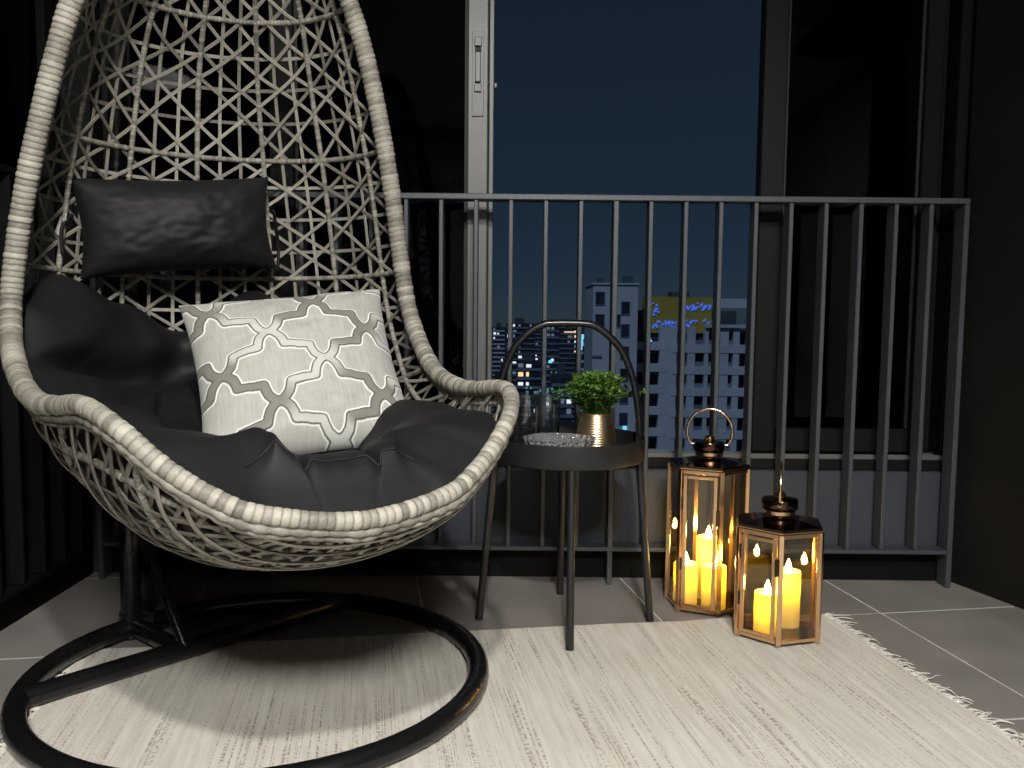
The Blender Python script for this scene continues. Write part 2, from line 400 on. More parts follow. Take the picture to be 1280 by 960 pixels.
for i in range(-5, 6):
    for j in range(-5, 6):
        x0 = .153 + PT * i + GR / 2; x1 = x0 + PT - GR; y0 = 2.030 + PT * j + GR / 2; y1 = y0 + PT - GR
        q = [E1 * x + E2 * y for x, y in ((x0, y0), (x1, y0), (x1, y1), (x0, y1))]
        p = clip([(v.x, v.y) for v in q], (XL, XR, YB, YF))
        if len(p) < 3: continue
        ar = abs(sum(p[k][0] * p[(k + 1) % len(p)][1] - p[(k + 1) % len(p)][0] * p[k][1] for k in range(len(p)))) / 2
        if ar < .002: continue
        cx = sum(v[0] for v in p) / len(p); cyy = sum(v[1] for v in p) / len(p)
        ins = [(v[0] + (cx - v[0]) * .004, v[1] + (cyy - v[1]) * .004) for v in p]
        n = len(p); dz = random.uniform(-.0004, .0004)
        vs_ = [(x, y, -.0028) for x, y in p] + [(x, y, -.0008 + dz) for x, y in p] + [(x, y, dz) for x, y in ins]
        fs_ = [(k, (k + 1) % n, n + (k + 1) % n, n + k) for k in range(n)] + [(n + k, n + (k + 1) % n, 2 * n + (k + 1) % n, 2 * n + k) for k in range(n)] + [tuple(range(2 * n, 3 * n))]
        b = MB(); b.add(vs_, fs_); b.build('tile', 'tile', floor)
b = MB(); b.box((-1.6, YB, 2.60), (1.9, 2.75, 2.80)); c_ = b.build('ceiling', 'ceiling'); c_['kind'] = 'structure'

# the lit living room behind the viewer
def room_piece(name, a, c2, m, label):
    q = MB(); q.box(a, c2); ob = q.build(name, m, None, loc=((a[0] + c2[0]) / 2, (a[1] + c2[1]) / 2, a[2])); return tag(ob, label, 'wall')
q = MB(); q.box((-2.4, -4.0, -.16), (2.6, YB - .002, -.001)); o = q.build('room_floor', 'room_floor'); o['kind'] = 'structure'
q = MB(); q.box((-2.4, -4.0, 2.62), (2.6, YB - .002, 2.80)); o = q.build('room_ceiling', 'ceiling'); o['kind'] = 'structure'
room_piece('room_wall', (-2.4, -4.14, 0), (2.6, -4.002, 2.6), 'room_paint', 'pale rear wall of the living room behind the viewer')
room_piece('room_wall', (-2.54, -4.14, 0), (-2.402, YB - .002, 2.6), 'room_paint', 'pale side wall of the living room behind the viewer on the left')
room_piece('room_wall', (2.602, -4.14, 0), (2.74, YB - .002, 2.6), 'room_paint', 'pale side wall of the living room behind the viewer on the right')
rl = thing('ceiling_lamp', (.35, -1.75, 2.62), 'round white ceiling lamp in the living room behind the viewer', 'lamp')
one('lamp_base', 'lamp_white', rl, lambda q: q.lathe([(0, -.05), (.42, -.05), (.435, -.045), (.44, -.001), (0, -.001)], (.35, -1.75, 2.62), 40), 40)
one('diffuser', 'spot_lens', rl, lambda q: q.lathe([(0, -.058), (.36, -.057), (.41, -.0515)], (.35, -1.75, 2.62), 40), 40)
ld = bpy.data.lights.new('ceiling_lamp_light', 'AREA'); ld.shape = 'DISK'; ld.size = .80; ld.energy = ROOM_W; ld.color = (1., .985, .95)
lo = bpy.data.objects.new('ceiling_lamp_light', ld); col.objects.link(lo); lo.parent = rl; lo.location = (0, 0, -.062)
# parapets under the windows
def wall_thing(name, loc, label, boxes, m, ch=.004):
    t = thing(name, loc, label, 'wall')
    for nm, a, c2, mm in boxes: one(nm, mm, t, lambda q: q.box(a, c2, ch))
    return t
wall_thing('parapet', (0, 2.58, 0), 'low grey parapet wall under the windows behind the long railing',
           [('wall_face', (-1.36, 2.512, -.1), (1.40, 2.66, .318), 'parapet'), ('shade_strip', (-1.20, 2.505, .0012), (1.268, 2.5118, .098), 'rail_dark'), ('lintel', (-1.36, 2.53, 2.30), (1.40, 2.67, 2.598), 'parapet')], 'parapet')  # thin near-black strip paints the shade under the bottom rail
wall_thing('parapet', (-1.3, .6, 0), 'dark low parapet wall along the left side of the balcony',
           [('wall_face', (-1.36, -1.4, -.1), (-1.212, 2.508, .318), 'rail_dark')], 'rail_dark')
# dark end wall on the right, slightly splayed
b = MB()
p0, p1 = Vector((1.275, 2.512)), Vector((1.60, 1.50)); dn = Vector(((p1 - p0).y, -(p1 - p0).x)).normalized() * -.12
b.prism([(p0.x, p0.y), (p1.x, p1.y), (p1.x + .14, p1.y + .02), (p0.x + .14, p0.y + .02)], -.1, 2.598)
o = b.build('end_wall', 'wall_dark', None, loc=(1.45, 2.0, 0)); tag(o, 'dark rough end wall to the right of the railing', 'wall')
# ------------------------------------------------------------------ windows behind the railing
track = thing('window_track', (0, 2.6, .32), 'grey sill track of the sliding windows on top of the parapet', 'window track')
one('track_body', 'alu_shaded', track, lambda q: q.box((-1.30, 2.535, .319), (1.30, 2.665, .349), .002))
one('track_lip', 'alu', track, lambda q: q.box((-1.30, 2.535, .3492), (1.30, 2.545, .3640), .002))
one('track_lip', 'alu', track, lambda q: q.box((-1.30, 2.60, .3492), (1.30, 2.606, .3600), .002))
ZT = 2.30
def sash(name, x0, x1, y, label, sl, sr, m='alu', extra=None, ml=None):
    """a sliding window sash: stiles of width sl / sr, rails, pane"""
    t = thing(name, ((x0 + x1) / 2, y, .365), label, 'window')
    d = .026
    one('stile', ml or m, t, lambda q: q.box((x0, y - d, .366), (x0 + sl, y + d, ZT - .002), .003))
    one('stile', m, t, lambda q: q.box((x1 - sr, y - d, .366), (x1, y + d, ZT - .002), .003))
    one('bottom_rail', 'alu_shaded', t, lambda q: q.box((x0 + sl + .0005, y - d + .004, .367), (x1 - sr - .0005, y + d - .004, .436), .003))
    one('top_rail', 'alu_shaded', t, lambda q: q.box((x0 + sl + .0005, y - d + .004, ZT - .07), (x1 - sr - .0005, y + d - .004, ZT - .003), .003))
    one('pane', 'tinted', t, lambda q: q.box((x0 + sl + .001, y - .003, .437), (x1 - sr - .001, y + .003, ZT - .071)))
    one('seal', 'rubber', t, lambda q: [q.box((x0 + sl + .0008, y - .012, .437), (x0 + sl + .009, y - .004, ZT - .071)), q.box((x1 - sr - .009, y - .012, .437), (x1 - sr - .0008, y - .004, ZT - .071))])
    return t
w1 = sash('sliding_window', -.70, -.076, 2.585, 'sliding window with the bright latch stile beside the open gap', .07, .058, ml='alu_shaded')
# latch on the stile facing the gap
lx = -.105
one('latch_plate', 'alu', w1, lambda q: q.box((lx - .0165, 2.5555, 1.322), (lx + .0165, 2.5585, 1.556), .001))
lp = one('latch_recess', 'rubber', w1, lambda q: [q.box((lx - .0165, 2.5548, 1.322), (lx - .0155, 2.5554, 1.556)), q.box((lx - .0165, 2.5548, 1.3205), (lx + .0165, 2.5554, 1.3218)), q.box((lx + .0155, 2.5548, 1.322), (lx + .0165, 2.5554, 1.556)), q.box((lx - .0085, 2.552, 1.500), (lx + .0085, 2.5552, 1.512))])
one('latch_handle', 'alu', w1, lambda q: q.box((lx - .008, 2.546, 1.415), (lx + .008, 2.5552, 1.498), .003))
one('latch_button', 'alu', w1, lambda q: [q.box((lx - .010, 2.548, 1.514), (lx + .010, 2.5552, 1.540), .002), q.box((lx - .010, 2.548, 1.388), (lx + .010, 2.5552, 1.411), .002)])
one('seal_strip', 'alu', w1, lambda q: [q.box((-.0735, 2.570, .366), (-.060, 2.60, 2.298), .002)])
one('roller', 'alu', w1, lambda q: q.box((-.0595, 2.575, 1.405), (-.051, 2.590, 1.420), .002))
sash('sliding_window', -1.20, -.62, 2.637, 'dark sliding window behind the hanging chair', .07, .07, m='alu_shaded')
sash('sliding_window', .705, 1.215, 2.585, 'dark tinted sliding window on the right of the open gap', .068, .05, m='alu_shaded')
sash('sliding_window', .765, 1.250, 2.637, 'rearmost dark sash overlapping the right hand window', .03, .05, m='alu_shaded')
jamb = tag(one('window_jamb', 'alu_shaded', None, lambda q: q.box((1.2525, 2.545, .365), (1.318, 2.66, 2.298), .003)), 'dark window jamb against the right end wall', 'window frame')
tag(one('corner_post', 'alu_shaded', None, lambda q: q.box((-1.355, 2.545, .32), (-1.205, 2.665, 2.298), .004)), 'dark corner post between the two rows of windows', 'window frame')
t = thing('side_window', (-1.30, 1.0, .32), 'dark tinted side window at the left edge of the balcony', 'window')
for ya, yb in ((2.45, 2.52), (1.30, 1.36), (.1, .16), (-1.2, -1.14)):
    one('stile', 'rail_dark', t, lambda q: q.box((-1.325, ya, .345), (-1.275, yb, 2.298), .003))
one('bottom_rail', 'rail_dark', t, lambda q: q.box((-1.33, -1.3, .319), (-1.27, 2.52, .3445), .003))
for ya, yb in ((1.361, 2.449), (.161, 1.299), (-1.139, .099)):
    one('pane', 'tinted', t, lambda q: q.box((-1.303, ya, .346), (-1.297, yb, 2.297)))

# ------------------------------------------------------------------ railings
RX0, RS, RY = .281, .096, 2.46
def railing(label, n0, n1, posts, m, place):
    t = thing('railing', place(n0 * .5 + n1 * .5, 0, 0), label, 'railing')
    def bx(nm, i0, i1, d0, d1, z0, z1, ch=.0018):
        a = place(i0, d0, z0); c2 = place(i1, d1, z1)
        one(nm, m, t, lambda q: q.box(tuple(min(a[k], c2[k]) for k in range(3)), tuple(max(a[k], c2[k]) for k in range(3)), ch))
    h = .006 / RS
    bx('top_rail', n0 - h * 1.2, n1 + h * 1.2, -.004, .056, 1.074, 1.090)
    bx('bottom_rail', n0 + h * 1.3, n1 - h * 1.3, -.002, .056, .096, .108)
    for k in range(n0, n1 + 1):
        if k in posts: bx('post', k - h * 1.2, k + h * 1.2, -.0025, .0545, 0, 1.0735)
        else: bx('bar', k - h, k + h, 0, .052, .1085, 1.0735)
    return t
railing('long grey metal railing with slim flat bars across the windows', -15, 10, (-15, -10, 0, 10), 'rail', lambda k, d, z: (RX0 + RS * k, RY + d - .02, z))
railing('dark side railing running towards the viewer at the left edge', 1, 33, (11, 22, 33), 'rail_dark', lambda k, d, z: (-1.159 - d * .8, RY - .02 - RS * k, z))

# ------------------------------------------------------------------ ceiling spotlight that lights the corner
sp = thing('ceiling_spotlight', (SPOT_POS.x, SPOT_POS.y, 2.6), 'white ceiling spotlight turned towards the hanging chair', 'lamp')
dirv = (SPOT_AIM - SPOT_POS).normalized()
one('base', 'lamp_white', sp, lambda q: q.lathe([(0, -.025), (.05, -.025), (.055, -.02), (.055, -.001), (0, -.001)], (SPOT_POS.x, SPOT_POS.y, 2.6), 32), 40)
one('stem', 'lamp_white', sp, lambda q: q.tube([(SPOT_POS.x, SPOT_POS.y, 2.5755), SPOT_POS - dirv * .03], .008))
hb = MB()
A = SPOT_POS - dirv * .10
hb.tube([A, SPOT_POS - dirv * .0, SPOT_POS + dirv * .03], [.045, .052, .055], 28, cap=False)
hb.tube([SPOT_POS + dirv * .03, SPOT_POS + dirv * .0, A + dirv * .01], [.051, .048, .041], 28, cap=False)
hb.build('housing', 'lamp_white', sp, 40)
one('lens', 'spot_lens', sp, lambda q: q.tube([SPOT_POS - dirv * .062, SPOT_POS - dirv * .06], .042, 28))
ld = bpy.data.lights.new('spot_beam', 'SPOT'); ld.energy = SPOT_W; ld.color = (1., .97, .915); ld.spot_size = R(72); ld.spot_blend = .55; ld.shadow_soft_size = .05
lo = bpy.data.objects.new('spot_beam', ld); col.objects.link(lo); lo.parent = sp
lo.location = SPOT_POS + dirv * .035 - Vector(sp.location); lo.rotation_euler = (-dirv).to_track_quat('Z', 'Y').to_euler()

# ================================================================== RUG
RC = Vector((.805, 2.198, 0))                        # back right corner
RA = R(9.2); A1 = Vector((math.cos(RA), math.sin(RA), 0)); A2 = Vector((-math.sin(RA), math.cos(RA), 0))
RW, RD, RT = 1.775, 1.30, .006
rug_o = RC - A1 * RW - A2 * RD
nx, ny = 150, 110
b = MB(); vs_ = []; fs_ = []
for j in range(ny + 1):
    for i in range(nx + 1):
        x, y = i / nx * RW, j / ny * RD
        wob = .004 * noise.noise((x * 4, y * 4, 1.3)); yo = y + (.004 * noise.noise((x * 9, 5, 0)) if j in (0, ny) else 0)
        z = RT + .0022 * noise.noise((x * 7, y * 5, 0)) + .0008 * noise.noise((x * 30, y * 2, 4))
        vs_.append((x + (wob if i in (0, nx) else 0), yo, z))
for j in range(ny):
    for i in range(nx):
        k = j * (nx + 1) + i; fs_.append((k, k + 1, k + nx + 2, k + nx + 1))
rim = [i for i in range(nx + 1)] + [j * (nx + 1) + nx for j in range(1, ny + 1)] + [ny * (nx + 1) + i for i in range(nx - 1, -1, -1)] + [j * (nx + 1) for j in range(ny - 1, 0, -1)]
base = len(vs_)
for k in rim: vs_.append((vs_[k][0], vs_[k][1], .0008))
for k in range(len(rim)):
    q = (k + 1) % len(rim); fs_.append((rim[k], base + k, base + q, rim[q]))
b.add(vs_, fs_)
rug = b.build('rug', 'rug', None, 60); rug.location = rug_o; rug.rotation_euler = (0, 0, RA)
tag(rug, 'cream woven cotton rug with dark broken threads under the lanterns', 'rug')
for side in (0, 1):
    b = MB(); y = 0.004
    while y < RD - .002:
        x = RW - .004 if side else .004; sg = 1 if side else -1
        big = random.random() < .16
        ln = random.uniform(.012, .032) if not big else random.uniform(.035, .07)
        a = random.gauss(0, .65); P = [Vector((x, y, .0045))]
        d = Vector((sg * math.cos(a), math.sin(a), 0)); lift = random.uniform(.001, .005)
        for s in range(1, 6):
            a += random.gauss(0, .45); d = Vector((sg * math.cos(a * .8), math.sin(a * .8), 0)); P.append(P[-1] + d * ln / 5); P[-1].z = .003 + lift * math.sin(s / 5 * PI)
        b.tube([tuple(p) for p in P], [.0017 * random.uniform(.7, 1.5) * (1 - .12 * s) for s in range(6)], 5)
        y += random.uniform(.0015, .0042)
    o = b.build('fringe', 'fringe', None, 60, 'stuff'); o.parent = rug

# ================================================================== HANGING CHAIR
LAM = .96; PH = R(30)
UU = Vector((math.cos(PH), math.sin(PH), 0)); WW = Vector((math.sin(PH), -math.cos(PH), 0))
HC = Vector((-.508 * LAM, 1.754 * LAM, 0))
def CL(s, t, z): return HC + UU * (LAM * s) + WW * (LAM * t) + Vector((0, 0, .77 + (z - .77) * LAM))
KEY = [((0, -.08, 1.68), (-.08, 1.68)), ((.12, -.12, 1.64), (-.22, 1.645)), ((.20, -.16, 1.56), (-.36, 1.565)), ((.26, -.185, 1.46), (-.46, 1.465)),
       ((.30, -.20, 1.368), (-.53, 1.368)), ((.328, -.208, 1.275), (-.565, 1.275)), ((.359, -.218, 1.149), (-.585, 1.15)), ((.386, -.233, 1.027), (-.60, 1.02)),
       ((.408, -.244, .901), (-.61, .885)), ((.423, -.228, .776), (-.61, .75)), ((.424, -.152, .684), (-.58, .61)), ((.411, -.042, .63), (-.50, .475)),
       ((.391, .111, .61), (-.33, .37)), ((.365, .242, .616), (-.12, .315)), ((.342, .40, .63), (.12, .305)), ((.305, .485, .604), (.30, .328)),
       ((.26, .52, .559), (.42, .362)), ((.204, .55, .518), (.50, .400)), ((.137, .575, .488), (.56, .435)), ((0, .595, .47), (.595, .47))]
RIMK = [k[0] for k in KEY]; CENK = [k[1] for k in KEY]; NK = len(KEY) - 1
def SL(u, v):
    a, t, z = catmull(RIMK, u); ct, cz = catmull(CENK, u)
    a = max(a, 0); c = max(math.cos(PI * v / 2), 0) ** .85; s = math.sin(PI * v / 2)
    return (a * s, t + (ct - t) * c, z + (cz - z) * c)
def S(u, v, off=0.):
    p = CL(*SL(u, v))
    if off:
        e = .04; du = CL(*SL(min(u + e, NK), v)) - CL(*SL(max(u - e, 0), v)); dv = CL(*SL(u, min(v + .02, 1))) - CL(*SL(u, max(v - .02, -1)))
        n = du.cross(dv)
        if n.length < 1e-9: n = Vector((0, 0, 1))
        n.normalize()
        if n.dot(CL(0, .02, .95) - p) < 0: n = -n
        p = p + n * off
    return p
def lerp_tab(tab, x):
    if x <= tab[0][0]: return tab[0][1]
    for (a, fa), (c, fc) in zip(tab, tab[1:]):
        if x <= c:
            t = (x - a) / (c - a); t = t * t * (3 - 2 * t); return fa + (fc - fa) * t
    return tab[-1][1]
chair = thing('hanging_chair', HC, 'beige woven rattan egg chair with open lattice back', 'hanging chair')
def wound(b, path, rad, pitch, closed, amp, tones, n=16, step=None):
    P, Ltot = resample(path, step or pitch / 6, closed)
    turns = max(1, round(Ltot / pitch)); N = len(P)
    rnd = [random.random() for _ in range(turns + 2)]
    if callable(rad): rad = [rad(p) for p in P]
    tl = []; ph = []
    for i in range(N):
        x = i / N * turns; k = int(x); fr = x - k; tl.append((tones[0] + (tones[1] - tones[0]) * rnd[k]) * (1 - .75 * abs(2 * fr - 1) ** 7)); ph.append(x)  # tone drops between turns, groove shade put into the colour
    def rf(i, th):
        x = ph[i] + .25 * math.sin(th); fr = x - math.floor(x); k = int(x) % len(rnd)
        return 1 - amp * abs(2 * fr - 1) ** 5 + amp * .5 * (rnd[k] - .5)
    b.tube(P, rad, n, closed, tone=tl, radf=rf)
rimpath = [CL(-a, t, z) for a, t, z in RIMK] + [CL(a, t, z) for a, t, z in RIMK[-2:0:-1]]
rimpath = [Vector(p) for p in spline([tuple(p) for p in rimpath], 10, True)]
b = MB(); wound(b, rimpath, lambda p: lerp_tab([(-.15, .0200), (.08, .0182), (.28, .0155), (.42, .0140), (.6, .0130)], (p - HC).dot(WW) / LAM), .0118, True, .13, (.30, 1.0), 18, step=.0016); b.build('rim', 'rattan', chair, 70)
# plaited braid under the seat edge, outside the rim
for off, dz, rr, ph0 in ((.002, -.0185, .0068, 0.), (-.002, -.0275, .0050, .5)):
    path = []
    for k in range(241):
        w = -1 + 2 * k / 240; u = 11.2 + (NK - 11.2) * (1 - abs(w)); a, t_, z = catmull(RIMK, min(u, NK - 1e-6)); sg = -1 if w < 0 else 1
        c0 = CL(sg * a, t_, z); out = Vector((c0.x - CL(0, .15, 0).x, c0.y - CL(0, .15, 0).y, 0)).normalized()
        path.append(c0 + out * off + Vector((0, 0, dz)))
    P, Lt = resample(path, .003); b = MB()
    b.tube(P, rr, 10, tone=[.35 + .4 * noise.noise((i * .12, ph0, 2)) for i in range(len(P))], radf=lambda i, th: .70 + (.36 + .3 * noise.noise((i * .05, ph0 * 9, 1))) * abs(math.sin(i * .003 / .026 * PI + ph0 * PI + 1.5 * noise.noise((i * .02, ph0, 8)))))
    b.build('braid', 'rattan', chair, 70)
# wound ribs and hoops
RIBV = (-.86, -.58, -.29, 0, .29, .58, .86)
for v in RIBV:
    path = [S(.6 + (NK - 1.4) * k / 120, v, .002) for k in range(121)]
    b = MB(); wound(b, path, .0062, .008, False, .20, (.2, .75), 10, step=.0016); b.build('rib', 'rattan', chair, 70)
HOOPU = (.9, 3.05, 6.0, 8.28, 10.7, 13.0, 15.4)
for u in HOOPU:
    path = [S(u, -1 + 2 * k / 80, .002) for k in range(81)]
    b = MB(); wound(b, path, .0062, .008, False, .18, (.2, .75), 10, step=.0016); b.build('hoop', 'rattan', chair, 70)
# flat woven strands
def strand(pts, wd=.0082, th=.0026, off=-.003, tone=.5):
    ofs = off if isinstance(off, list) else [off] * len(pts)
    P = [S(u, v, o_) for (u, v), o_ in zip(pts, ofs)]; Q = [S(u, v, o_ + .02) for (u, v), o_ in zip(pts, ofs)]
    vs_ = []; N = len(P)
    for i in range(N):
        t = (P[min(i + 1, N - 1)] - P[max(i - 1, 0)])
        if t.length < 1e-7: t = Vector((0, 0, 1))
        t.normalize(); n = (Q[i] - P[i]).normalized(); s = t.cross(n).normalized()
        for x, y in ((-.5, -.2), (-.42, .5), (.42, .5), (.5, -.2), (.3, -.5), (-.3, -.5)): vs_.append(P[i] + s * (x * wd) + n * (y * th))
    fs_ = []
    for i in range(N - 1):
        for k in range(6): fs_.append((i * 6 + k, i * 6 + (k + 1) % 6, (i + 1) * 6 + (k + 1) % 6, (i + 1) * 6 + k))
    b = MB(); b.add(vs_, fs_, tone); b.build('strand', 'rattan', chair, 50)
DV = .29 / 3
def rowu(r):                     # lattice row -> u, four rows between hoops
    i = r / 4.; k = int(i); k = min(max(k, 0), len(HOOPU) - 2); f = i - k
    return HOOPU[k] + (HOOPU[k + 1] - HOOPU[k]) * f
RMAX = (len(HOOPU) - 1) * 4 + 6
def tn(): return random.uniform(.12, .75)
for c in range(-10, 11):
    if c % 3 == 0: continue
    pts = [(u / 100 * (NK - 2.2) + 1.2, (c + .12 * math.sin(c * 7 + u * .08) + .1 * random.random() * 0) * DV) for u in range(101)]
    pts = [(u, v) for u, v in pts if abs(v) < .99]
    strand(pts, tone=tn(), off=-.002)
for r in range(0, RMAX + 1):
    if r % 4 == 0 and r <= 24: continue
    jj = random.uniform(-.12, .12); sl = random.uniform(-.1, .1)
    pts = [(min(rowu(r + jj + sl * (-1 + 2 * k / 60)), NK - .2), -1 + 2 * k / 60) for k in range(61)]
    strand(pts, tone=tn(), off=-.0055)
for sg in (1, -1):
    for c0 in range(-70, 72, 2):
        jj = random.uniform(-.45, .45); wv = random.uniform(0, 6); pts = []; ofl = []
        for k in range(0, RMAX * 4 + 1):
            r = k / 4; c = c0 + jj + .16 * math.sin(r * 1.3 + wv) + sg * 2 * (r - RMAX / 2); v = c * DV
            if abs(v) <= 1.0:
                u = rowu(r)
                if u < NK - .25: pts.append((u, v)); ofl.append(.0018 + .0034 * math.sin(PI * r + (0 if sg > 0 else PI) + c0))
        if len(pts) > 6: strand(pts, tone=tn(), off=ofl)

# ------------------------------------------------------------------ stand
RCN = Vector((-.508, 1.754, 0)); RR = .445; TR = .0215
stand = thing('chair_stand', RCN, 'black tubular steel stand with round base ring carrying the hanging chair', 'chair stand')
one('base_ring', 'black_metal', stand, lambda q: q.tube([(RCN.x + RR * math.cos(2 * PI * k / 96), RCN.y + RR * math.sin(2 * PI * k / 96), TR + .0065) for k in range(96)], TR, 16, True), 60)
CA, CB = Vector((-.925, 1.612, TR + .0065)), Vector((-.435, 2.186, TR + .0065))
one('crossbar', 'black_metal', stand, lambda q: q.tube([CA.lerp(CB, -.01), CA.lerp(CB, .5), CA.lerp(CB, 1.0)], TR * .97, 16), 60)
PB = Vector((-.885, 2.005, 0)); CMID = CA.lerp(CB, .43)
post = spline([(PB.x, PB.y, .0), (PB.x, PB.y, .14), (PB.x, PB.y, .27), (PB.x - .03, PB.y + .06, .45), (PB.x - .085, PB.y + .165, .68), (PB.x - .115, PB.y + .235, .95), (PB.x - .105, PB.y + .235, 1.25),
               (PB.x - .055, PB.y + .16, 1.58), (PB.x + .05, PB.y + .04, 1.82), (PB.x + .20, PB.y - .12, 1.94), (HC.x - .02, HC.y + .06, 1.95)], 8)
one('post', 'black_metal', stand, lambda q: q.tube(post, .0225, 18), 60)
one('post_collar', 'black_metal', stand, lambda q: q.tube([(PB.x, PB.y, .004), (PB.x, PB.y, .06)], .0265, 18), 40)
one('foot_strut', 'black_metal', stand, lambda q: q.tube([(PB.x + .02, PB.y - .012, TR + .0065), tuple(CMID)], TR * .95, 14), 60)
one('gusset', 'black_metal', stand, lambda q: q.box((-.012, -.003, .0), (.012, .003, .16)) if False else q.prism([(PB.x + .01, PB.y), (PB.x + .075, PB.y - .045), (PB.x + .073, PB.y - .049), (PB.x + .008, PB.y - .005)], .03, .075))
one('brace', 'black_metal', stand, lambda q: q.tube([(PB.x + .005, PB.y - .01, .335), (CMID.x + .01, CMID.y, TR * 1.6)], .012, 12), 60)
HX = CL(0, -.08, 1.68)
one('hook', 'steel', stand, lambda q: q.tube([(HX.x, HX.y, 1.935), (HX.x, HX.y, 1.88), (HX.x + .02, HX.y, 1.85), (HX.x, HX.y, 1.825), (HX.x - .018, HX.y, 1.842)], .005, 10), 60)
spr = [(HX.x + .016 * math.cos(k * .5), HX.y + .016 * math.sin(k * .5), 1.825 - k * .0014) for k in range(110)]
one('spring', 'steel', stand, lambda q: q.tube(spr, .003, 8), 60)

# ------------------------------------------------------------------ seat cushion (follows the inside of the basket)
def smooth01(x): x = max(0., min(1., x)); return x * x * (3 - 2 * x)
U0 = [(-.92, 8.9), (-.6, 8.35), (-.3, 8.8), (-.08, 9.3), (.22, 8.5), (.5, 9.6), (.8, 11.6), (.92, 12.2)]
b = MB(); NP, NQ = 190, 170; top = []; bot = []
USEAM = (10.3, 13.5)
for i in range(NP + 1):
    for j in range(NQ + 1):
        v = -.93 + 1.86 * j / NQ; p = i / NP
        us = lerp_tab(U0, v); ue = 18.3 - .9 * abs(v) ** 3; u = us + (ue - us) * p
        ed = (1 - abs(2 * p - 1) ** 9) * (1 - abs(v / .93) ** 9); ed = max(ed, 0) ** .5
        uw = u + .22 * math.sin(v * 5 + 1); vw = v + .035 * math.sin(u * 1.7)
        k1 = lerp_tab([(9.5, -.12), (12., -.33), (16., -.28)], uw); k2 = lerp_tab([(9.5, .42), (12., .40), (16., .30)], uw)
        def gs(x, w): return math.exp(-(x / w) ** 2)
        back = smooth01(10.9 - uw)
        lob = 1 - .58 * gs(uw - 10.3, .34) - .16 * gs(uw - 13.3, .35) * (1 - back)
        for kk in (k1, k2):
            lob -= (.34 * gs(vw - kk, .085)) * back + (.17 * gs(vw - kk, .040) + .40 * gs(vw - kk, .10) * gs(uw - 13.5, .55) + .16 * gs(vw - kk, .06) * gs(uw - 16.6, .8)) * (1 - back)
        lob = max(lob, .25)
        wr = .009 * noise.noise((u * .9, v * 3, 2)) + .004 * noise.noise((u * 2.2, v * 7, 7))
        for kk in (k1, k2): wr += .0065 * math.sin(7 * math.atan2((uw - 13.5) * .12, vw - kk) + 2 * kk) * gs(vw - kk, .17) * gs(uw - 13.5, 1.3) * (1 - gs(vw - kk, .05) * gs(uw - 13.5, .4)) * (1 - back)
        T = (.125 if u > 11.2 else .115) + .025 * math.exp(-((v + .55) / .3) ** 2) * (1 if u > 12 else .2) + .03 * math.exp(-((u - 16) / 1.4) ** 2)
        T = T * lob * ed + wr * ed
        top.append(S(u, v, .012 + T)); bot.append(S(u, v, .008))
import numpy as np
def relax(pts, n, m, it):
    g = np.array([tuple(p) for p in pts]).reshape(n, m, 3)
    for _ in range(it):
        a = g.copy(); a[1:-1, 1:-1] = .5 * g[1:-1, 1:-1] + .125 * (g[:-2, 1:-1] + g[2:, 1:-1] + g[1:-1, :-2] + g[1:-1, 2:]); g = a
    return g
g = relax(top, NP + 1, NQ + 1, 5)
# small pulled creases that run away from the tuft seams
for i in range(1, NP):
    for j in range(1, NQ):
        v = -.93 + 1.86 * j / NQ; p = i / NP; us = lerp_tab(U0, v); u = us + (18.3 - .9 * abs(v) ** 3 - us) * p
        k = min(abs(v + .30), abs(v - .34)); ks = min(abs(u - 10.3), abs(u - 13.5)) * .12
        d = min(k, ks); cr_ = .0015 * math.exp(-(d / .10) ** 2) * noise.noise((u * (6 if k < ks else 1.2), v * (3 if k < ks else 24), 3))
        g[i, j, 2] += cr_
top = [Vector(p) for p in g.reshape(-1, 3)]
n0 = len(top); fs_ = []
W_ = NQ + 1
seam_path = [top[int(NP * .93) * W_ + j] + Vector((0, 0, .0012)) for j in range(6, NQ - 5)]
for i in range(NP):
    for j in range(NQ):
        k = i * W_ + j; fs_.append((k, k + 1, k + W_ + 1, k + W_)); fs_.append((n0 + k, n0 + k + W_, n0 + k + W_ + 1, n0 + k + 1))
ring = [j for j in range(W_)] + [i * W_ + NQ for i in range(1, NP + 1)] + [NP * W_ + j for j in range(NQ - 1, -1, -1)] + [i * W_ for i in range(NP - 1, 0, -1)]
for k in range(len(ring)):
    a, c = ring[k], ring[(k + 1) % len(ring)]; fs_.append((a, n0 + a, n0 + c, c))
b.add(top + bot, fs_)
cush = b.build('seat_cushion', 'fabric', None, 80, loc=tuple(S(14, 0)))
_q = MB(); _q.tube(seam_path, .0018, 8); _p = _q.build('piping', 'fabric', None, 60); _p.parent = cush; _p.location = -Vector(cush.location)
tag(cush, 'large tufted black seat cushion lining the hanging chair', 'cushion')

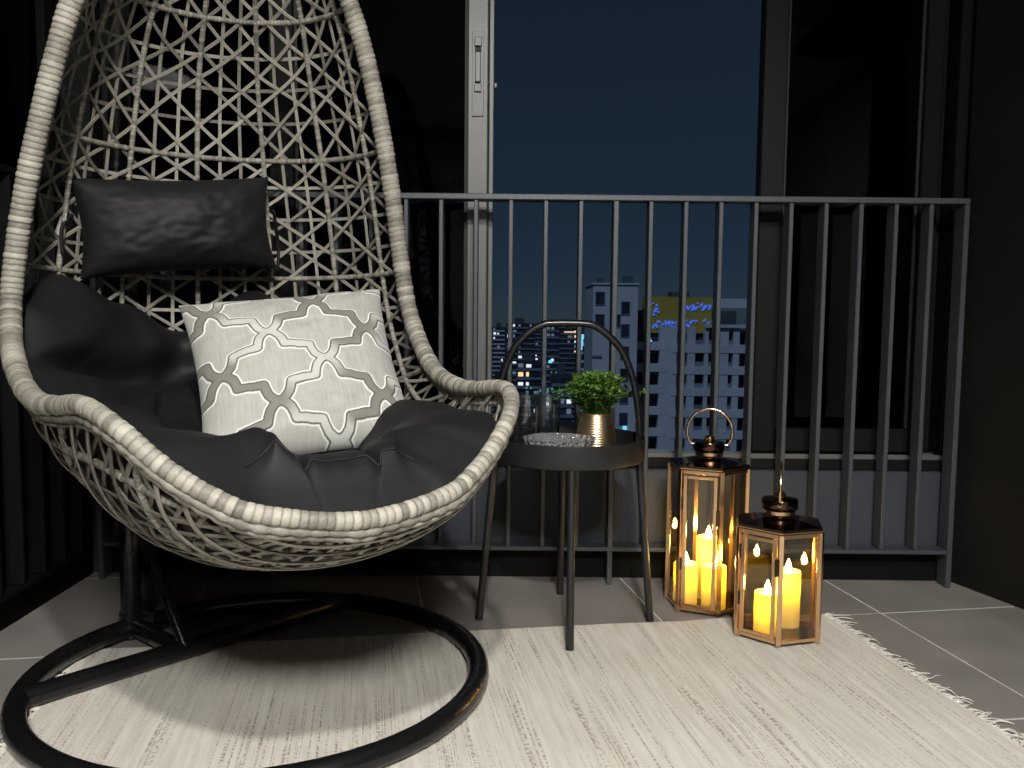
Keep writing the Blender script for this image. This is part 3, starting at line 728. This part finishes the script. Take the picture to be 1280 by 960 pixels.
# ------------------------------------------------------------------ pillows
def pillow(c, ex, ey, W, H, T, n=60, pinch=.05, power=2.4, wrinkle=.004, seed=0, m=None):
    """closed pillow; returns verts, faces and (x, y) in -1..1 for each vertex"""
    c, ex, ey = Vector(c), Vector(ex).normalized(), Vector(ey); ey = (ey - ex * ey.dot(ex)).normalized(); ez = ex.cross(ey)
    m = m or n; vs_ = []; xy = []
    for side in (1, -1):
        for j in range(m + 1):
            for i in range(n + 1):
                x, y = -1 + 2 * i / n, -1 + 2 * j / m
                hx = W / 2 * (1 - pinch * (1 - y * y)); hy = H / 2 * (1 - pinch * (1 - x * x))
                d = max(0, (1 - abs(x) ** power) * (1 - abs(y) ** power)) ** .5
                w = wrinkle * (noise.noise((x * 3 + seed, y * 3, side)) + .6 * noise.noise((x * 8 + seed, y * 8, side + 3))) * d
                cw = .5 * wrinkle * math.sin(14 * (abs(x) - abs(y))) * (abs(x) * abs(y)) ** 2 * d
                z = side * (T / 2 * d + w + cw)
                vs_.append(c + ex * (x * hx) + ey * (y * hy) + ez * z); xy.append((x, y))
    fs_ = []; W_ = n + 1; N = W_ * (m + 1)
    for j in range(m):
        for i in range(n):
            k = j * W_ + i; fs_.append((k, k + 1, k + W_ + 1, k + W_)); fs_.append((N + k, N + k + W_, N + k + W_ + 1, N + k + 1))
    ring = [i for i in range(W_)] + [j * W_ + n for j in range(1, m + 1)] + [m * W_ + i for i in range(n - 1, -1, -1)] + [j * W_ for j in range(m - 1, 0, -1)]
    for k in range(len(ring)):
        a, q = ring[k], ring[(k + 1) % len(ring)]; fs_.append((a, N + a, N + q, q))
    return vs_, fs_, xy
hp_c = S(7.32, -.13, .10)
hx_ = (UU + Vector((0, 0, .085))).normalized()
b = MB(); v_, f_, _ = pillow(hp_c, hx_, Vector((0, 0, 1)) + UU * -.03, .44, .222, .16, 60, .075, 2.2, .007, 3, m=36)
b.add(v_, f_)
hr = thing('headrest_pillow', hp_c - Vector((0, 0, .1)), 'black headrest pillow strapped to the lattice back above the cushions', 'pillow')
b.build('pillow_body', 'fabric', hr, 80)
ez_ = hx_.cross(Vector((0, 0, 1)))
for sg, vv in ((-1, -.60), (1, .33)):
    e = hp_c + hx_ * (.222 * sg) + Vector((0, 0, .03)); back = S(7.6, vv, .008)
    one('strap', 'fabric', hr, lambda q: q.tube(spline([tuple(e), tuple(e.lerp(back, .5) + Vector((0, 0, .004))), tuple(back), tuple(back + Vector((0, 0, -.05)))], 6), .004, 8), 60)
tgp = hp_c + hx_ * -.232 + Vector((-.004, -.02, .012))
one('care_tag', 'tag', hr, lambda q: q.box((tgp.x - .006, tgp.y - .0008, tgp.z - .028), (tgp.x + .006, tgp.y + .0008, tgp.z + .022), 0, Matrix.Rotation(R(20), 3, 'Y')))

# throw pillow with embroidered trellis
PATH = [(0, 1), (.10, .945), (.19, .82), (.235, .68), (.26, .545), (.46, .515), (.54, .485), (.74, .455), (.765, .32), (.81, .18), (.90, .055), (1, 0)]
HWX, HWY = .107, .085
PP = [(x * HWX, y * HWY) for x, y in PATH]
def dpath(x, y):
    best = 9
    for (ax, ay), (bx_, by) in zip(PP, PP[1:]):
        dx, dy = bx_ - ax, by - ay; t = max(0, min(1, ((x - ax) * dx + (y - ay) * dy) / (dx * dx + dy * dy)))
        d = math.hypot(x - ax - t * dx, y - ay - t * dy)
        if d < best: best = d
    return best
def tri(x): x = abs(x) % 2; return x if x <= 1 else 2 - x
def smooth(a, b_, x):
    t = max(0, min(1, (x - a) / (b_ - a))); return t * t * (3 - 2 * t)
def mixc(a, c, t): return tuple(p + (q - p) * t for p, q in zip(a, c))
def pattern(x, y):
    gx, gy = x / HWX + .55, y / HWY + .30
    d = dpath(tri(gx) * HWX, tri(gy) * HWY)
    lin = .5 + .55 * noise.noise((x * 420, y * 22, 0)) + .3 * noise.noise((x * 30, y * 500, 5))
    base = mixc((.34, .34, .31), (.48, .48, .44), max(0, min(1, lin)))
    sel = .5 + .5 * math.sin(PI * .5 * (gx + gy) + .7) * math.cos(PI * .5 * (gx - gy) * .5 + .4); sel = smooth(.35, .62, sel)  # bands swing light to dark, satin sheen painted into the colour
    band = mixc((.20, .20, .172), (.56, .56, .52), sel * .9)
    c = mixc((.80, .80, .76), base, smooth(.0132, .0146, d))
    c = mixc((.10, .10, .082), c, smooth(.0102, .0114, d))
    return mixc(band, c, smooth(.0070, .0080, d)), (.0018 * (1 - smooth(.008, .0135, d)))
tp_c = Vector((-.437, 1.80, .637))
exv = Vector((.93, .36, .10)); eyv = Vector((-.40, .50, .77))
PW = .425
v_, f_, xy = pillow(tp_c, exv, eyv, PW, PW * .95, .175, 330, .08, 2.2, .006, 9)
ezv = exv.normalized().cross((eyv - exv.normalized() * eyv.dot(exv.normalized())).normalized())
cols = []; half = len(v_) // 2
for k in range(len(v_)):
    if k < half:
        c, h = pattern(xy[k][0] * PW / 2, xy[k][1] * PW * .475); v_[k] = v_[k] + ezv * h
    else: c = (.42, .42, .385)
    cols.append(c)
# the printed side must face the viewer
b = MB(); b.add(v_, f_)
tp = b.build('throw_pillow', 'print', None, 80, loc=tuple(tp_c - Vector((0, 0, .19))))
ca = tp.data.color_attributes.new('Col', 'FLOAT_COLOR', 'POINT')
ca.data.foreach_set('color', [x for c in cols for x in (*c, 1.)])
tag(tp, 'pale grey throw pillow with white and olive trellis print', 'pillow')

# ================================================================== SIDE TABLE
TC = Vector((.137, 2.146, 0)); TRD = .19
tb = thing('side_table', TC, 'round black metal tray table with arched carrying handle', 'side table')
one('tray', 'tray_metal', tb, lambda q: q.lathe([(0, .412), (.184, .412), (.188, .414), (.190, .418), (.190, .466), (.1885, .468), (.187, .466), (.187, .421), (.184, .4175), (0, .4175)], TC, 96), 35)
FR = .0214
for dx, dy in ((0, -1), (0, 1), (-1, 0), (1, 0)):
    a = TC + Vector((dx * .1775, dy * .1775, .4118)); f_ = TC + Vector((dx * .214, dy * .208, .001 if dy == 1 or dx else .0072))
    leg = one('leg', 'tray_metal', tb, lambda q: q.tube([a, a.lerp(f_, .5), f_.lerp(a, .02)], .0092, 14), 50)
    one('foot', 'rubber', leg, lambda q: q.tube([f_, f_.lerp(a, .0195)], .0096, 14), 50)
hp = [(.314, .440), (.313, .50), (.300, .59), (.272, .668), (.235, .712), (.198, .737), (.165, .742), (.105, .742), (.074, .738), (.035, .715), (0, .672), (-.026, .60), (-.038, .50), (-.039, .440)]
hpath = spline([(x, TC.y, z) for x, z in hp], 8)
one('handle', 'black_metal', tb, lambda q: q.tube(hpath, .0088, 14), 50)
one('bolt', 'steel', tb, lambda q: [q.tube([(-.0525, TC.y, .44), (-.0535, TC.y, .44)], .006, 12), q.tube([(.3265, TC.y, .44), (.3275, TC.y, .44)], .006, 12)])
ZI = .4178
# tumblers: thick faceted base
def tumbler(c, r, h, label):
    nf = 14
    def rf(j, th):
        if j in (1, 2, 3, 4): return 1 - .05 * abs(math.cos(nf / 2 * th + j * .9))
        return 1
    b = MB(); b.lathe([(0, 0), (r * .80, 0), (r * .86, .006), (r * .90, .022), (r * .93, .042), (r * .97, h * .6), (r, h - .001), (r - .0009, h), (r - .0018, h - .001), (r * .97 - .002, h * .6), (r * .90 - .003, .030), (r * .6, .021), (0, .020)], c, 56, rf)
    o = b.build('tumbler', 'tumbler_glass', None, 14, loc=c); return tag(o, label, 'glass')
tumbler((.036, 2.185, ZI), .037, .148, 'left clear glass tumbler nearest the chair arm on the tray')
tumbler((.093, 2.262, ZI), .034, .140, 'right clear glass tumbler between the other tumbler and the plant')
def bowl():
    c = (.112, 2.062, ZI); nf = 22
    def rf(j, th):
        if j in (2, 3, 4): return 1 + .045 * (abs(math.cos(nf / 2 * th)) - .5)
        if j == 5: return 1 + .03 * math.cos(nf * th)
        return 1
    b = MB(); b.lathe([(0, 0), (.055, 0), (.060, .004), (.072, .022), (.082, .046), (.0855, .056), (.079, .056), (.070, .036), (.056, .016), (0, .013)], c, 132, rf)
    return tag(b.build('cut_glass_bowl', 'cut_glass', None, 8, loc=c), 'shallow cut glass bowl at the front of the tray', 'bowl')
bowl()
# potted plant
pc = Vector((.213, 2.205, ZI))
pl = thing('potted_plant', pc, 'bushy small leaved green plant in a ribbed brass pot', 'potted plant')
prof = [(0, 0), (.043, 0), (.049, .004)]
nr = 15
for k in range(nr * 4 + 1):
    f = k / (nr * 4); z = .006 + f * .092; r = .0515 * (1 - f) + .036 * f + .004 * math.sin(f * PI); prof.append((r + .0009 * abs(math.sin(f * nr * PI)), z))
prof += [(.0375, .100), (.035, .100), (.034, .09), (.033, .085)]
pot = one('pot', 'pot', pl, lambda q: q.lathe(prof, pc, 56), 50)
one('soil', 'soil', pl, lambda q: q.lathe([(.034, .086), (.02, .090), (0, .091)], pc, 24))
b = MB(); sb = MB()
random.seed(21)
for k in range(150):
    th = random.uniform(0, 2 * PI); rr = .026 * math.sqrt(random.random()); ex = random.uniform(.2, 1.0)
    base_ = pc + Vector((rr * math.cos(th), rr * math.sin(th), .088))
    lean = ex * random.uniform(.55, 1.0); tip = pc + Vector((.110 * lean * math.cos(th), .110 * lean * math.sin(th), .092 + .104 * math.sqrt(max(0, 1 - (lean * .9) ** 2)) * random.uniform(.72, 1.06)))
    if k in (5, 40): tip = pc + Vector((.118 * (1 if k == 5 else -.9), -.02, .155))
    mid = base_.lerp(tip, .5) + Vector((0, 0, .018))
    path = spline([tuple(base_), tuple(mid), tuple(tip)], 6); sb.tube(path, .0008, 4, tone=.15)
    for m_ in range(3, len(path)):
        P = Vector(path[m_]); dirn = (Vector(path[m_]) - Vector(path[m_ - 1])).normalized()
        for q in range(2):
            a = random.uniform(0, 2 * PI); side = Vector((math.cos(a), math.sin(a), random.uniform(-.3, .7)))
            d = (dirn * .5 + side * .8).normalized(); ln = random.uniform(.012, .021); wd = ln * random.uniform(.40, .55)
            s_ = d.cross(Vector((0, 0, 1)) + side * .3).normalized(); nn = s_.cross(d)
            t0 = max(0, min(1, .10 + .62 * (P.z - pc.z - .09) / .10 + random.uniform(-.22, .25)))  # leaves darken downwards, self-shadowing put into the tone
            b.add([P, P + d * ln * .45 + s_ * wd * .5 - nn * .0008, P + d * ln - nn * .001, P + d * ln * .45 - s_ * wd * .5 - nn * .0008, P + d * ln * .5 + nn * .0012], [(0, 1, 4), (1, 2, 4), (2, 3, 4), (3, 0, 4)], t0)
b.build('foliage', 'leaf', pl, None, 'stuff'); sb.build('stems', 'leaf', pl, None, 'stuff')

# ================================================================== LANTERNS AND CANDLES
def candle(c, r, h, label, power, group=None):
    t = thing('candle', c, label, 'candle', group)
    def rf(j, th): return 1
    dip = .004
    prof = [(r * .55, h - dip * 1.2), (r * .75, h - dip), (r * .90, h - .001), (r * .97, h), (r, h - .003), (r * 1.0, h * .5), (r, .004), (r * .97, .0)]
    b = MB(); b.lathe([(r * .02, h - dip * 1.25)] + prof, c, 40, lambda j, th: 1 + .012 * math.sin(3 * th + j) if j > 3 else 1)
    b.build('wax_body', 'wax', t, 50)
    fl = [(0, 0), (.0045, .002), (.0072, .008), (.0068, .014), (.0042, .022), (.0017, .029), (0, .033)]
    b = MB(); b.lathe(fl, (c[0], c[1], c[2] + h - .003), 16); b.build('flame', 'flame', t, 60)
    ld = bpy.data.lights.new('candle_led', 'POINT'); ld.energy = power * 5.0; ld.color = (1., .72, .07); ld.shadow_soft_size = r * .35
    lo = bpy.data.objects.new('candle_led', ld); col.objects.link(lo); lo.parent = t; lo.location = (0, 0, h - .026)
    return t
def lantern(c, rad, h, a0, door, handle_ang, label, cap_r=.04):
    t = thing('lantern', c, label, 'lantern', None)
    c = Vector(c); V = [c + Vector((rad * math.cos(a0 + k * PI / 3), rad * math.sin(a0 + k * PI / 3), 0)) for k in range(6)]
    hexp = lambda rr: [(c.x + rr * math.cos(a0 + k * PI / 3), c.y + rr * math.sin(a0 + k * PI / 3)) for k in range(6)]
    one('base_plate', 'bronze', t, lambda q: q.prism(hexp(rad * .985), c.z + .0012, c.z + .006))
    ps = .0058
    for k in range(6):
        p = V[k]; ang = a0 + k * PI / 3; rot = Matrix.Rotation(ang, 3, 'Z')
        one('corner_post', 'copper', t, lambda q: q.box((p.x - ps, p.y - ps, c.z + .001), (p.x + ps, p.y + ps, c.z + h - .0065), .001, rot))
    for k in range(6):
        p, q_ = V[k], V[(k + 1) % 6]; d = (q_ - p); L_ = d.length; ang = math.atan2(d.y, d.x); mid = (p + q_) / 2; rot = Matrix.Rotation(ang, 3, 'Z')
        hl = L_ / 2 - .0068
        for z0, z1 in ((.0062, .015), (h - .0165, h - .007)):
            one('rail', 'copper', t, lambda q: q.box((mid.x - hl, mid.y - .003, c.z + z0), (mid.x + hl, mid.y + .003, c.z + z1), .0008, rot))
        one('pane', 'lantern_glass', t, lambda q: q.box((mid.x - hl - .0008, mid.y - .0009, c.z + .0152), (mid.x + hl + .0008, mid.y + .0009, c.z + h - .0167), 0, rot))
        if k == door:
            n = Vector((-d.y, d.x, 0)).normalized()
            if n.dot(mid - c) < 0: n = -n
            m2 = mid + n * .0058
            dr = one('door_frame', 'copper', t, lambda q: [q.box((m2.x + sx * (hl - .006) - .0048, m2.y - .0022, c.z + .017), (m2.x + sx * (hl - .006) + .0048, m2.y + .0022, c.z + h - .019), .0008, rot, (m2.x, m2.y, 0)) for sx in (-1, 1)]
                     + [q.box((m2.x - hl + .0112, m2.y - .002, c.z + z0), (m2.x + hl - .0112, m2.y + .002, c.z + z0 + .0085), .0008, rot) for z0 in (.0172, h - .0278)])
            for f in (.3, .72):
                one('hinge', 'bronze', dr, lambda q: q.box((m2.x - hl - .004, m2.y - .0042, c.z + h * f), (m2.x - hl + .002, m2.y + .0044, c.z + h * f + .03), .001, rot, (m2.x, m2.y, 0)))
            one('latch', 'bronze', dr, lambda q: q.box((m2.x + hl - .003, m2.y - .006, c.z + h * .62), (m2.x + hl + .007, m2.y + .005, c.z + h * .62 + .04), .001, rot, (m2.x, m2.y, 0)))
    rf = one('roof', 'bronze', t, lambda q: (q.prism(hexp(rad * 1.03), c.z + h - .0064, c.z + h + .0036),
        q.add([(*p, c.z + h + .0037) for p in hexp(rad * 1.01)] + [(*p, c.z + h + .016) for p in hexp(rad * .34)], [(k, (k + 1) % 6, 6 + (k + 1) % 6, 6 + k) for k in range(6)] + [(6, 7, 8, 9, 10, 11)])))
    one('roof_trim', 'copper', rf, lambda q: [q.tube([(*hexp(rad * 1.037)[k], c.z + h - .003), (*hexp(rad * 1.037)[(k + 1) % 6], c.z + h - .003)], .0024, 6) for k in range(6)])
    zc = c.z + h
    one('neck', 'copper', t, lambda q: q.lathe([(.016, .014), (.016, .020), (.034, .021), (.0365, .023), (.0365, .031), (.034, .033), (.02, .034), (.02, .036)], (c.x, c.y, zc), 24), 40)
    one('cap', 'bronze', t, lambda q: q.lathe([(cap_r * .97, .034), (cap_r, .036), (cap_r, .054), (cap_r * .97, .057), (cap_r * .5, .0585), (0, .059)], (c.x, c.y, zc), 40), 35)
    one('knob', 'brass', t, lambda q: q.lathe([(.015, .059), (.016, .062), (.012, .066), (.013, .070), (.009, .073), (0, .074)], (c.x, c.y, zc), 20), 40)
    hd = Vector((math.cos(handle_ang), math.sin(handle_ang), 0)); hr_ = .0575; hzc = zc + .084
    arc = []
    for k in range(41):
        a = R(-36) + (PI + R(72)) * k / 40; arc.append(c + hd * (hr_ * math.cos(a)) + Vector((0, 0, hzc - c.z + hr_ * math.sin(a) * 1.02)))
    one('handle', 'copper', t, lambda q: q.tube(arc, .0036, 12), 60)
    for e in (arc[0], arc[-1]):
        one('pivot', 'steel', t, lambda q: q.tube([e, e + (c + Vector((0, 0, e.z - c.z)) - e).normalized() * .012], .0045, 10), 60)
    return t
L1 = Vector((.517, 2.278, .001)); L2 = Vector((.640, 2.063, .0075))
lantern(L1, .102, .378, R(216), 0, R(-14), 'tall hexagonal copper and glass lantern with its ring handle facing us')
lantern(L2, .104, .268, R(256.5), 5, R(73), 'shorter copper and glass lantern with its handle seen edge on', .042)
zb1, zb2 = .0072, .0138
candle((.462, 2.268, zb1), .0315, .108, 'short left candle in the tall lantern', .10)
candle((.530, 2.238, zb1), .0315, .110, 'short right candle in the tall lantern', .10)
candle((.532, 2.322, zb1), .0315, .165, 'tall rear candle in the tall lantern', .13)
candle((.610, 2.036, zb2), .0300, .100, 'front candle in the shorter lantern', .10)
candle((.676, 2.094, zb2), .0300, .135, 'taller rear candle in the shorter lantern', .12)

# ================================================================== THE CITY AT NIGHT
GZ = -75.0
b = MB(); b.box((-2500, 40, GZ - 1), (2500, 4200, GZ)); o = b.build('city_ground', 'city_ground'); o['kind'] = 'structure'
def at(px, py, Y):
    v = fw + rt * ((px - 640) / 1100) - up * ((py - 480) / 1100); return Vector((0, 0, .77)) + v * (Y / v.y)
# ---- white apartment block straight ahead
D = 120.0
TX0, TX1 = at(741, 400, D - 3).x, at(797, 400, D - 3).x; SX1 = at(944, 400, D).x
ztop_t = at(770, 356, D - 3).z; ztop_s = at(850, 414, D).z
wb = thing('apartment_block', ((TX0 + SX1) / 2, D + 6, GZ), 'white apartment block with balconies and a yellow roof panel, straight beyond the railing', 'building')
one('tower_wall', 'white', wb, lambda q: q.box((TX0, D - 3, GZ), (TX1, D + 10, ztop_t)))
one('main_wall', 'opening', wb, lambda q: q.box((TX1 + .02, D + 1.6, GZ), (SX1 + 9, D + 12, ztop_s - .1)))
one('tower_parapet', 'white', wb, lambda q: q.box((TX0 - .15, D - 3.2, ztop_t + .01), (TX1 + .15, D + 10.1, ztop_t + .25)))
one('roof_tank', 'roof', wb, lambda q: q.box((TX0 + 1, D, ztop_t + .26), (TX0 + 1.8, D + 3, ztop_t + 1.0)))
one('roof_tank', 'roof', wb, lambda q: q.box((TX1 - 1.5, D, ztop_t + .26), (TX1 - .3, D + 2, ztop_t + 1.3)))
def win(x0, x1, y, z0, z1):
    w = one('window', 'slate', wb, lambda q: [q.box((x0 - .1, y - .10, z0 - .12), (x1 + .1, y - .002, z0)), q.box((x0 - .1, y - .08, z1), (x1 + .1, y - .002, z1 + .1)), q.box((x0 - .1, y - .08, z0), (x0, y - .002, z1)), q.box((x1, y - .08, z0), (x1 + .1, y - .002, z1))])
    one('pane', 'opening', w, lambda q: q.box((x0, y - .03, z0), (x1, y - .003, z1)))
FL = 2.96
for k in range(7):
    for px, off, ww in ((750, 0, 1.1), (771, 0, .9) if k == 1 else (750, 0, 0), (782, 1.3, 1.0)):
        if ww == 0: continue
        x = at(px, 380, D - 3).x; z = at(px, 372.5, D - 3).z - FL * k * (1 if px < 760 else 1) - off
        if px < 776 and k > 1 and k < 5: continue
        win(x - ww / 2, x + ww / 2, D - 3, z - .85, z + .75)
one('tower_ledge', 'slate', wb, lambda q: q.box((at(741, 0, D - 3).x + .1, D - 3.2, at(750, 445, D - 3).z - .15), (at(760, 0, D - 3).x, D - 3.01, at(750, 445, D - 3).z + .15)))
# slab: spandrel bands, piers, balcony fronts, doors behind
z0 = at(850, 411, D).z
colpx = [(799, 804), (817, 822), (835, 857), (871, 881), (893, 898), (913, 924), (930, 938), (948, 953)]
for k in range(7):
    zt = z0 - FL * k
    one('spandrel', 'white', wb, lambda q: q.box((at(803, 0, D).x, D, zt - FL + .02), (at(848, 0, D).x, D + .6, zt - FL + 1.15)))
    one('spandrel', 'white', wb, lambda q: q.box((at(851, 0, D).x, D - .05, zt - FL - .28), (SX1 + 8, D + .6, zt - FL + .85)))
    for a, c in ((857, 871), (881, 893), (898, 913), (924, 930)): one('balcony_rail', 'slate', wb, lambda q: q.box((at(a, 0, D).x, D + .2, zt - FL + .86), (at(c, 0, D).x, D + .26, zt - FL + 1.45)))
    one('side_balcony', 'slate', wb, lambda q: q.box((TX1 + .1, D - .6, zt - FL + .1), (at(803, 0, D).x - .02, D + 1.5, zt - FL + 1.0)))
    for a, c in ((808, 816), (823, 834), (858, 870), (882, 892), (899, 912), (925, 930)):
        xa, xc = at(a, 0, D + 1).x, at(c, 0, D + 1).x
        w = one('window', 'slate', wb, lambda q: [q.box((xa - .12, D + 1.48, zt - FL + .9), (xa, D + 1.59, zt - .45)), q.box((xc, D + 1.48, zt - FL + .9), (xc + .12, D + 1.59, zt - .45)), q.box((xa - .12, D + 1.48, zt - .44), (xc + .12, D + 1.59, zt - .3))])
        one('pane', 'opening', w, lambda q: q.box((xa, D + 1.5, zt - FL + .9), (xc, D + 1.56, zt - .45)))
for a, c in colpx:
    one('pier', 'white', wb, lambda q: q.box((at(a, 0, D).x, D + .04, z0 - 7 * FL - .3), (at(c, 0, D).x, D + 1.4, z0 + .2)))
one('cornice', 'white', wb, lambda q: [q.box((at(893, 0, D).x, D - .4, z0 + .21), (SX1 + 8, D + 1.5, z0 + .62)), q.box((at(903, 0, D).x, D + 3, at(920, 385, D).z), (SX1 + 8, D + 8, at(920, 373, D).z))])
one('roof_room', 'roof', wb, lambda q: q.box((at(797, 0, D).x, D + 3, ztop_s), (at(940, 0, D).x, D + 8, at(850, 388, D).z)))
yp = one('yellow_panel', 'ochre', wb, lambda q: q.box((at(815, 0, D).x, D + 1.0, at(850, 417, D).z + .05), (at(903, 0, D).x, D + 2.9, at(850, 371, D).z)))
one('roof_plant', 'roof', wb, lambda q: [q.box((at(854, 0, D).x, D + 3.2, at(850, 371, D).z), (at(878, 0, D).x, D + 6, at(850, 364, D).z))])
b = MB(); random.seed(5)
for (pa, pb, ya, yb, n) in ((816, 823, 382, 394, 16), (855, 888, 381, 388, 46), (822, 846, 400, 410, 42), (816, 822, 405, 411, 8), (855, 862, 402, 410, 12), (862, 895, 400, 404, 14)):
    for k in range(n):
        p = at(random.uniform(pa, pb), random.gauss((ya + yb) / 2, (yb - ya) / 3.2), D + .85); s = random.uniform(.04, .12)
        b.box((p.x - s, p.y - .05, p.z - s), (p.x + s, p.y + .05, p.z + s))
b.build('blue_light_string', 'lit_blue', yp, None, 'stuff')
one('sign_light', 'lit_cyan', wb, lambda q: [q.box((p.x - s, p.y - .05, p.z - s), (p.x + s, p.y + .05, p.z + s)) for p, s in ((at(812, 424, D - .2), .16), (at(810, 421, D - .2), .08), (at(814, 426, D - .2), .1), (at(781, 535, D - 3.2), .25))])
# ---- towers further away
def tower(px0, px1, ytop, Y, m, lit, label, seed, stripes=False, warm=.25, depth=None):
    random.seed(seed)
    a, c = at(px0, ytop, Y), at(px1, ytop, Y); w = c.x - a.x; dp = depth or max(12, w * .8); zt = a.z
    t = thing('tower_block', ((a.x + c.x) / 2, Y + dp / 2, GZ), label, 'building')
    one('tower_wall', m, t, lambda q: [q.box((a.x, Y, GZ), (c.x, Y + dp, zt))])
    one('roof_room', 'roof', t, lambda q: q.box((a.x + w * .3, Y + dp * .3, zt), (a.x + w * .65, Y + dp * .7, zt + 3)))
    fl = 3.1; nf = min(int((zt - max(GZ, at(px0, 570, Y).z)) / fl), 30); nb = max(3, int(w / 3.2)); bw = w / nb
    for k in range(nf):
        z = zt - fl * (k + 1)
        one('floor_band' , 'slate' if not stripes else 'white', t, lambda q: q.box((a.x - .1, Y - .5, z + .0), (c.x + .1, Y - .01, z + (.9 if not stripes else 1.1))))
    groups = {'lit_white': MB(), 'lit_warm': MB(), 'lit_dim': MB()}
    dk = MB()
    for k in range(nf):
        z = zt - fl * (k + 1)
        for j in range(nb):
            x = a.x + bw * (j + .18); rr = random.random()
            if rr < lit * 1.7: g = groups['lit_warm' if random.random() < warm else 'lit_white']
            elif rr < lit * 4.2: g = groups['lit_dim']
            else: g = dk
            ww = bw * (.64 if random.random() < .6 else .35)
            g.box((x, Y - .12, z + 1.15), (x + ww, Y - .012, z + random.uniform(2.2, 2.7)))
    for nm, g in groups.items():
        if g.v: g.build('lit_windows', nm, t, None, 'stuff')
    if dk.v: dk.build('dark_windows', 'opening', t, None, 'stuff')
    return t
tower(616, 631, 409, 620, 'tower0', .035, 'narrow grey tower beside the bright window stile', 1, True)
tower(633, 668, 404, 520, 'tower1', .10, 'broad dark tower with the brightest lit upper windows', 2)
tower(669, 682, 409, 720, 'tower2', .05, 'slim pale tower just left of the blue glass tower', 3)
tower(683, 699, 407, 430, 'tower3', .07, 'blue glass tower behind the table handle', 4, warm=.05)
tower(700, 725, 412, 560, 'tower1', .06, 'dark tower with one orange lit crown right of the blue tower', 5, warm=.6)
tower(726, 741, 412, 330, 'tower2', .05, 'pale striped tower touching the white apartment block', 6, True)
tower(646, 676, 452, 300, 'tower1', .08, 'lower dark block in front of the broad dark tower', 7)
tower(690, 716, 470, 260, 'tower0', .05, 'low dark block behind the potted plant', 8)
tower(618, 640, 470, 280, 'tower1', .05, 'low block just above the chair arm tip', 9)
tower(1052, 1078, 372, 700, 'tower1', .10, 'tall dark tower glimpsed through the right tinted window', 10)
tower(1084, 1100, 394, 760, 'tower0', .06, 'lower far tower glimpsed through the right tinted window', 12)
tower(560, 582, 430, 520, 'tower1', .05, 'dark tower glimpsed through the window left of the stile', 13)
tower(470, 545, 440, 640, 'tower1', .02, 'wide dark slab behind the chair and the left window', 14)
# scattered street and neon lights
def lights(name, label, m, pts):
    t = thing(name, (pts[0][0].x, pts[0][0].y, GZ), label, 'lights')
    b = MB()
    for p, sx, sz in pts: b.box((p.x - sx, p.y - .2, p.z - sz), (p.x + sx, p.y + .2, p.z + sz))
    b.build('light_row', m, t, None, 'stuff'); return t
random.seed(31)
lights('neon_lights', 'small blue neon glow on the pale striped tower', 'lit_cyan', [(at(726, 424, 325), .8, 1.2), (at(725.5, 429, 325), 1.0, .8), (at(728, 421, 325), .5, .9), (at(726.5, 434, 325), .4, 1.0), (at(688, 452, 425), .9, .7)])
lights('street_lights', 'row of teal street lights low between the towers', 'lit_teal', [(at(660 + k * 5.2 + random.uniform(-2, 2), 487 + random.uniform(-3, 6), 250), random.uniform(.15, .5), random.uniform(.1, .35)) for k in range(12)])
lights('roof_lights', 'orange lit rooftop right of the blue glass tower', 'lit_warm', [(at(707 + k * 2.2, 415, 555), .9, .35) for k in range(6)])
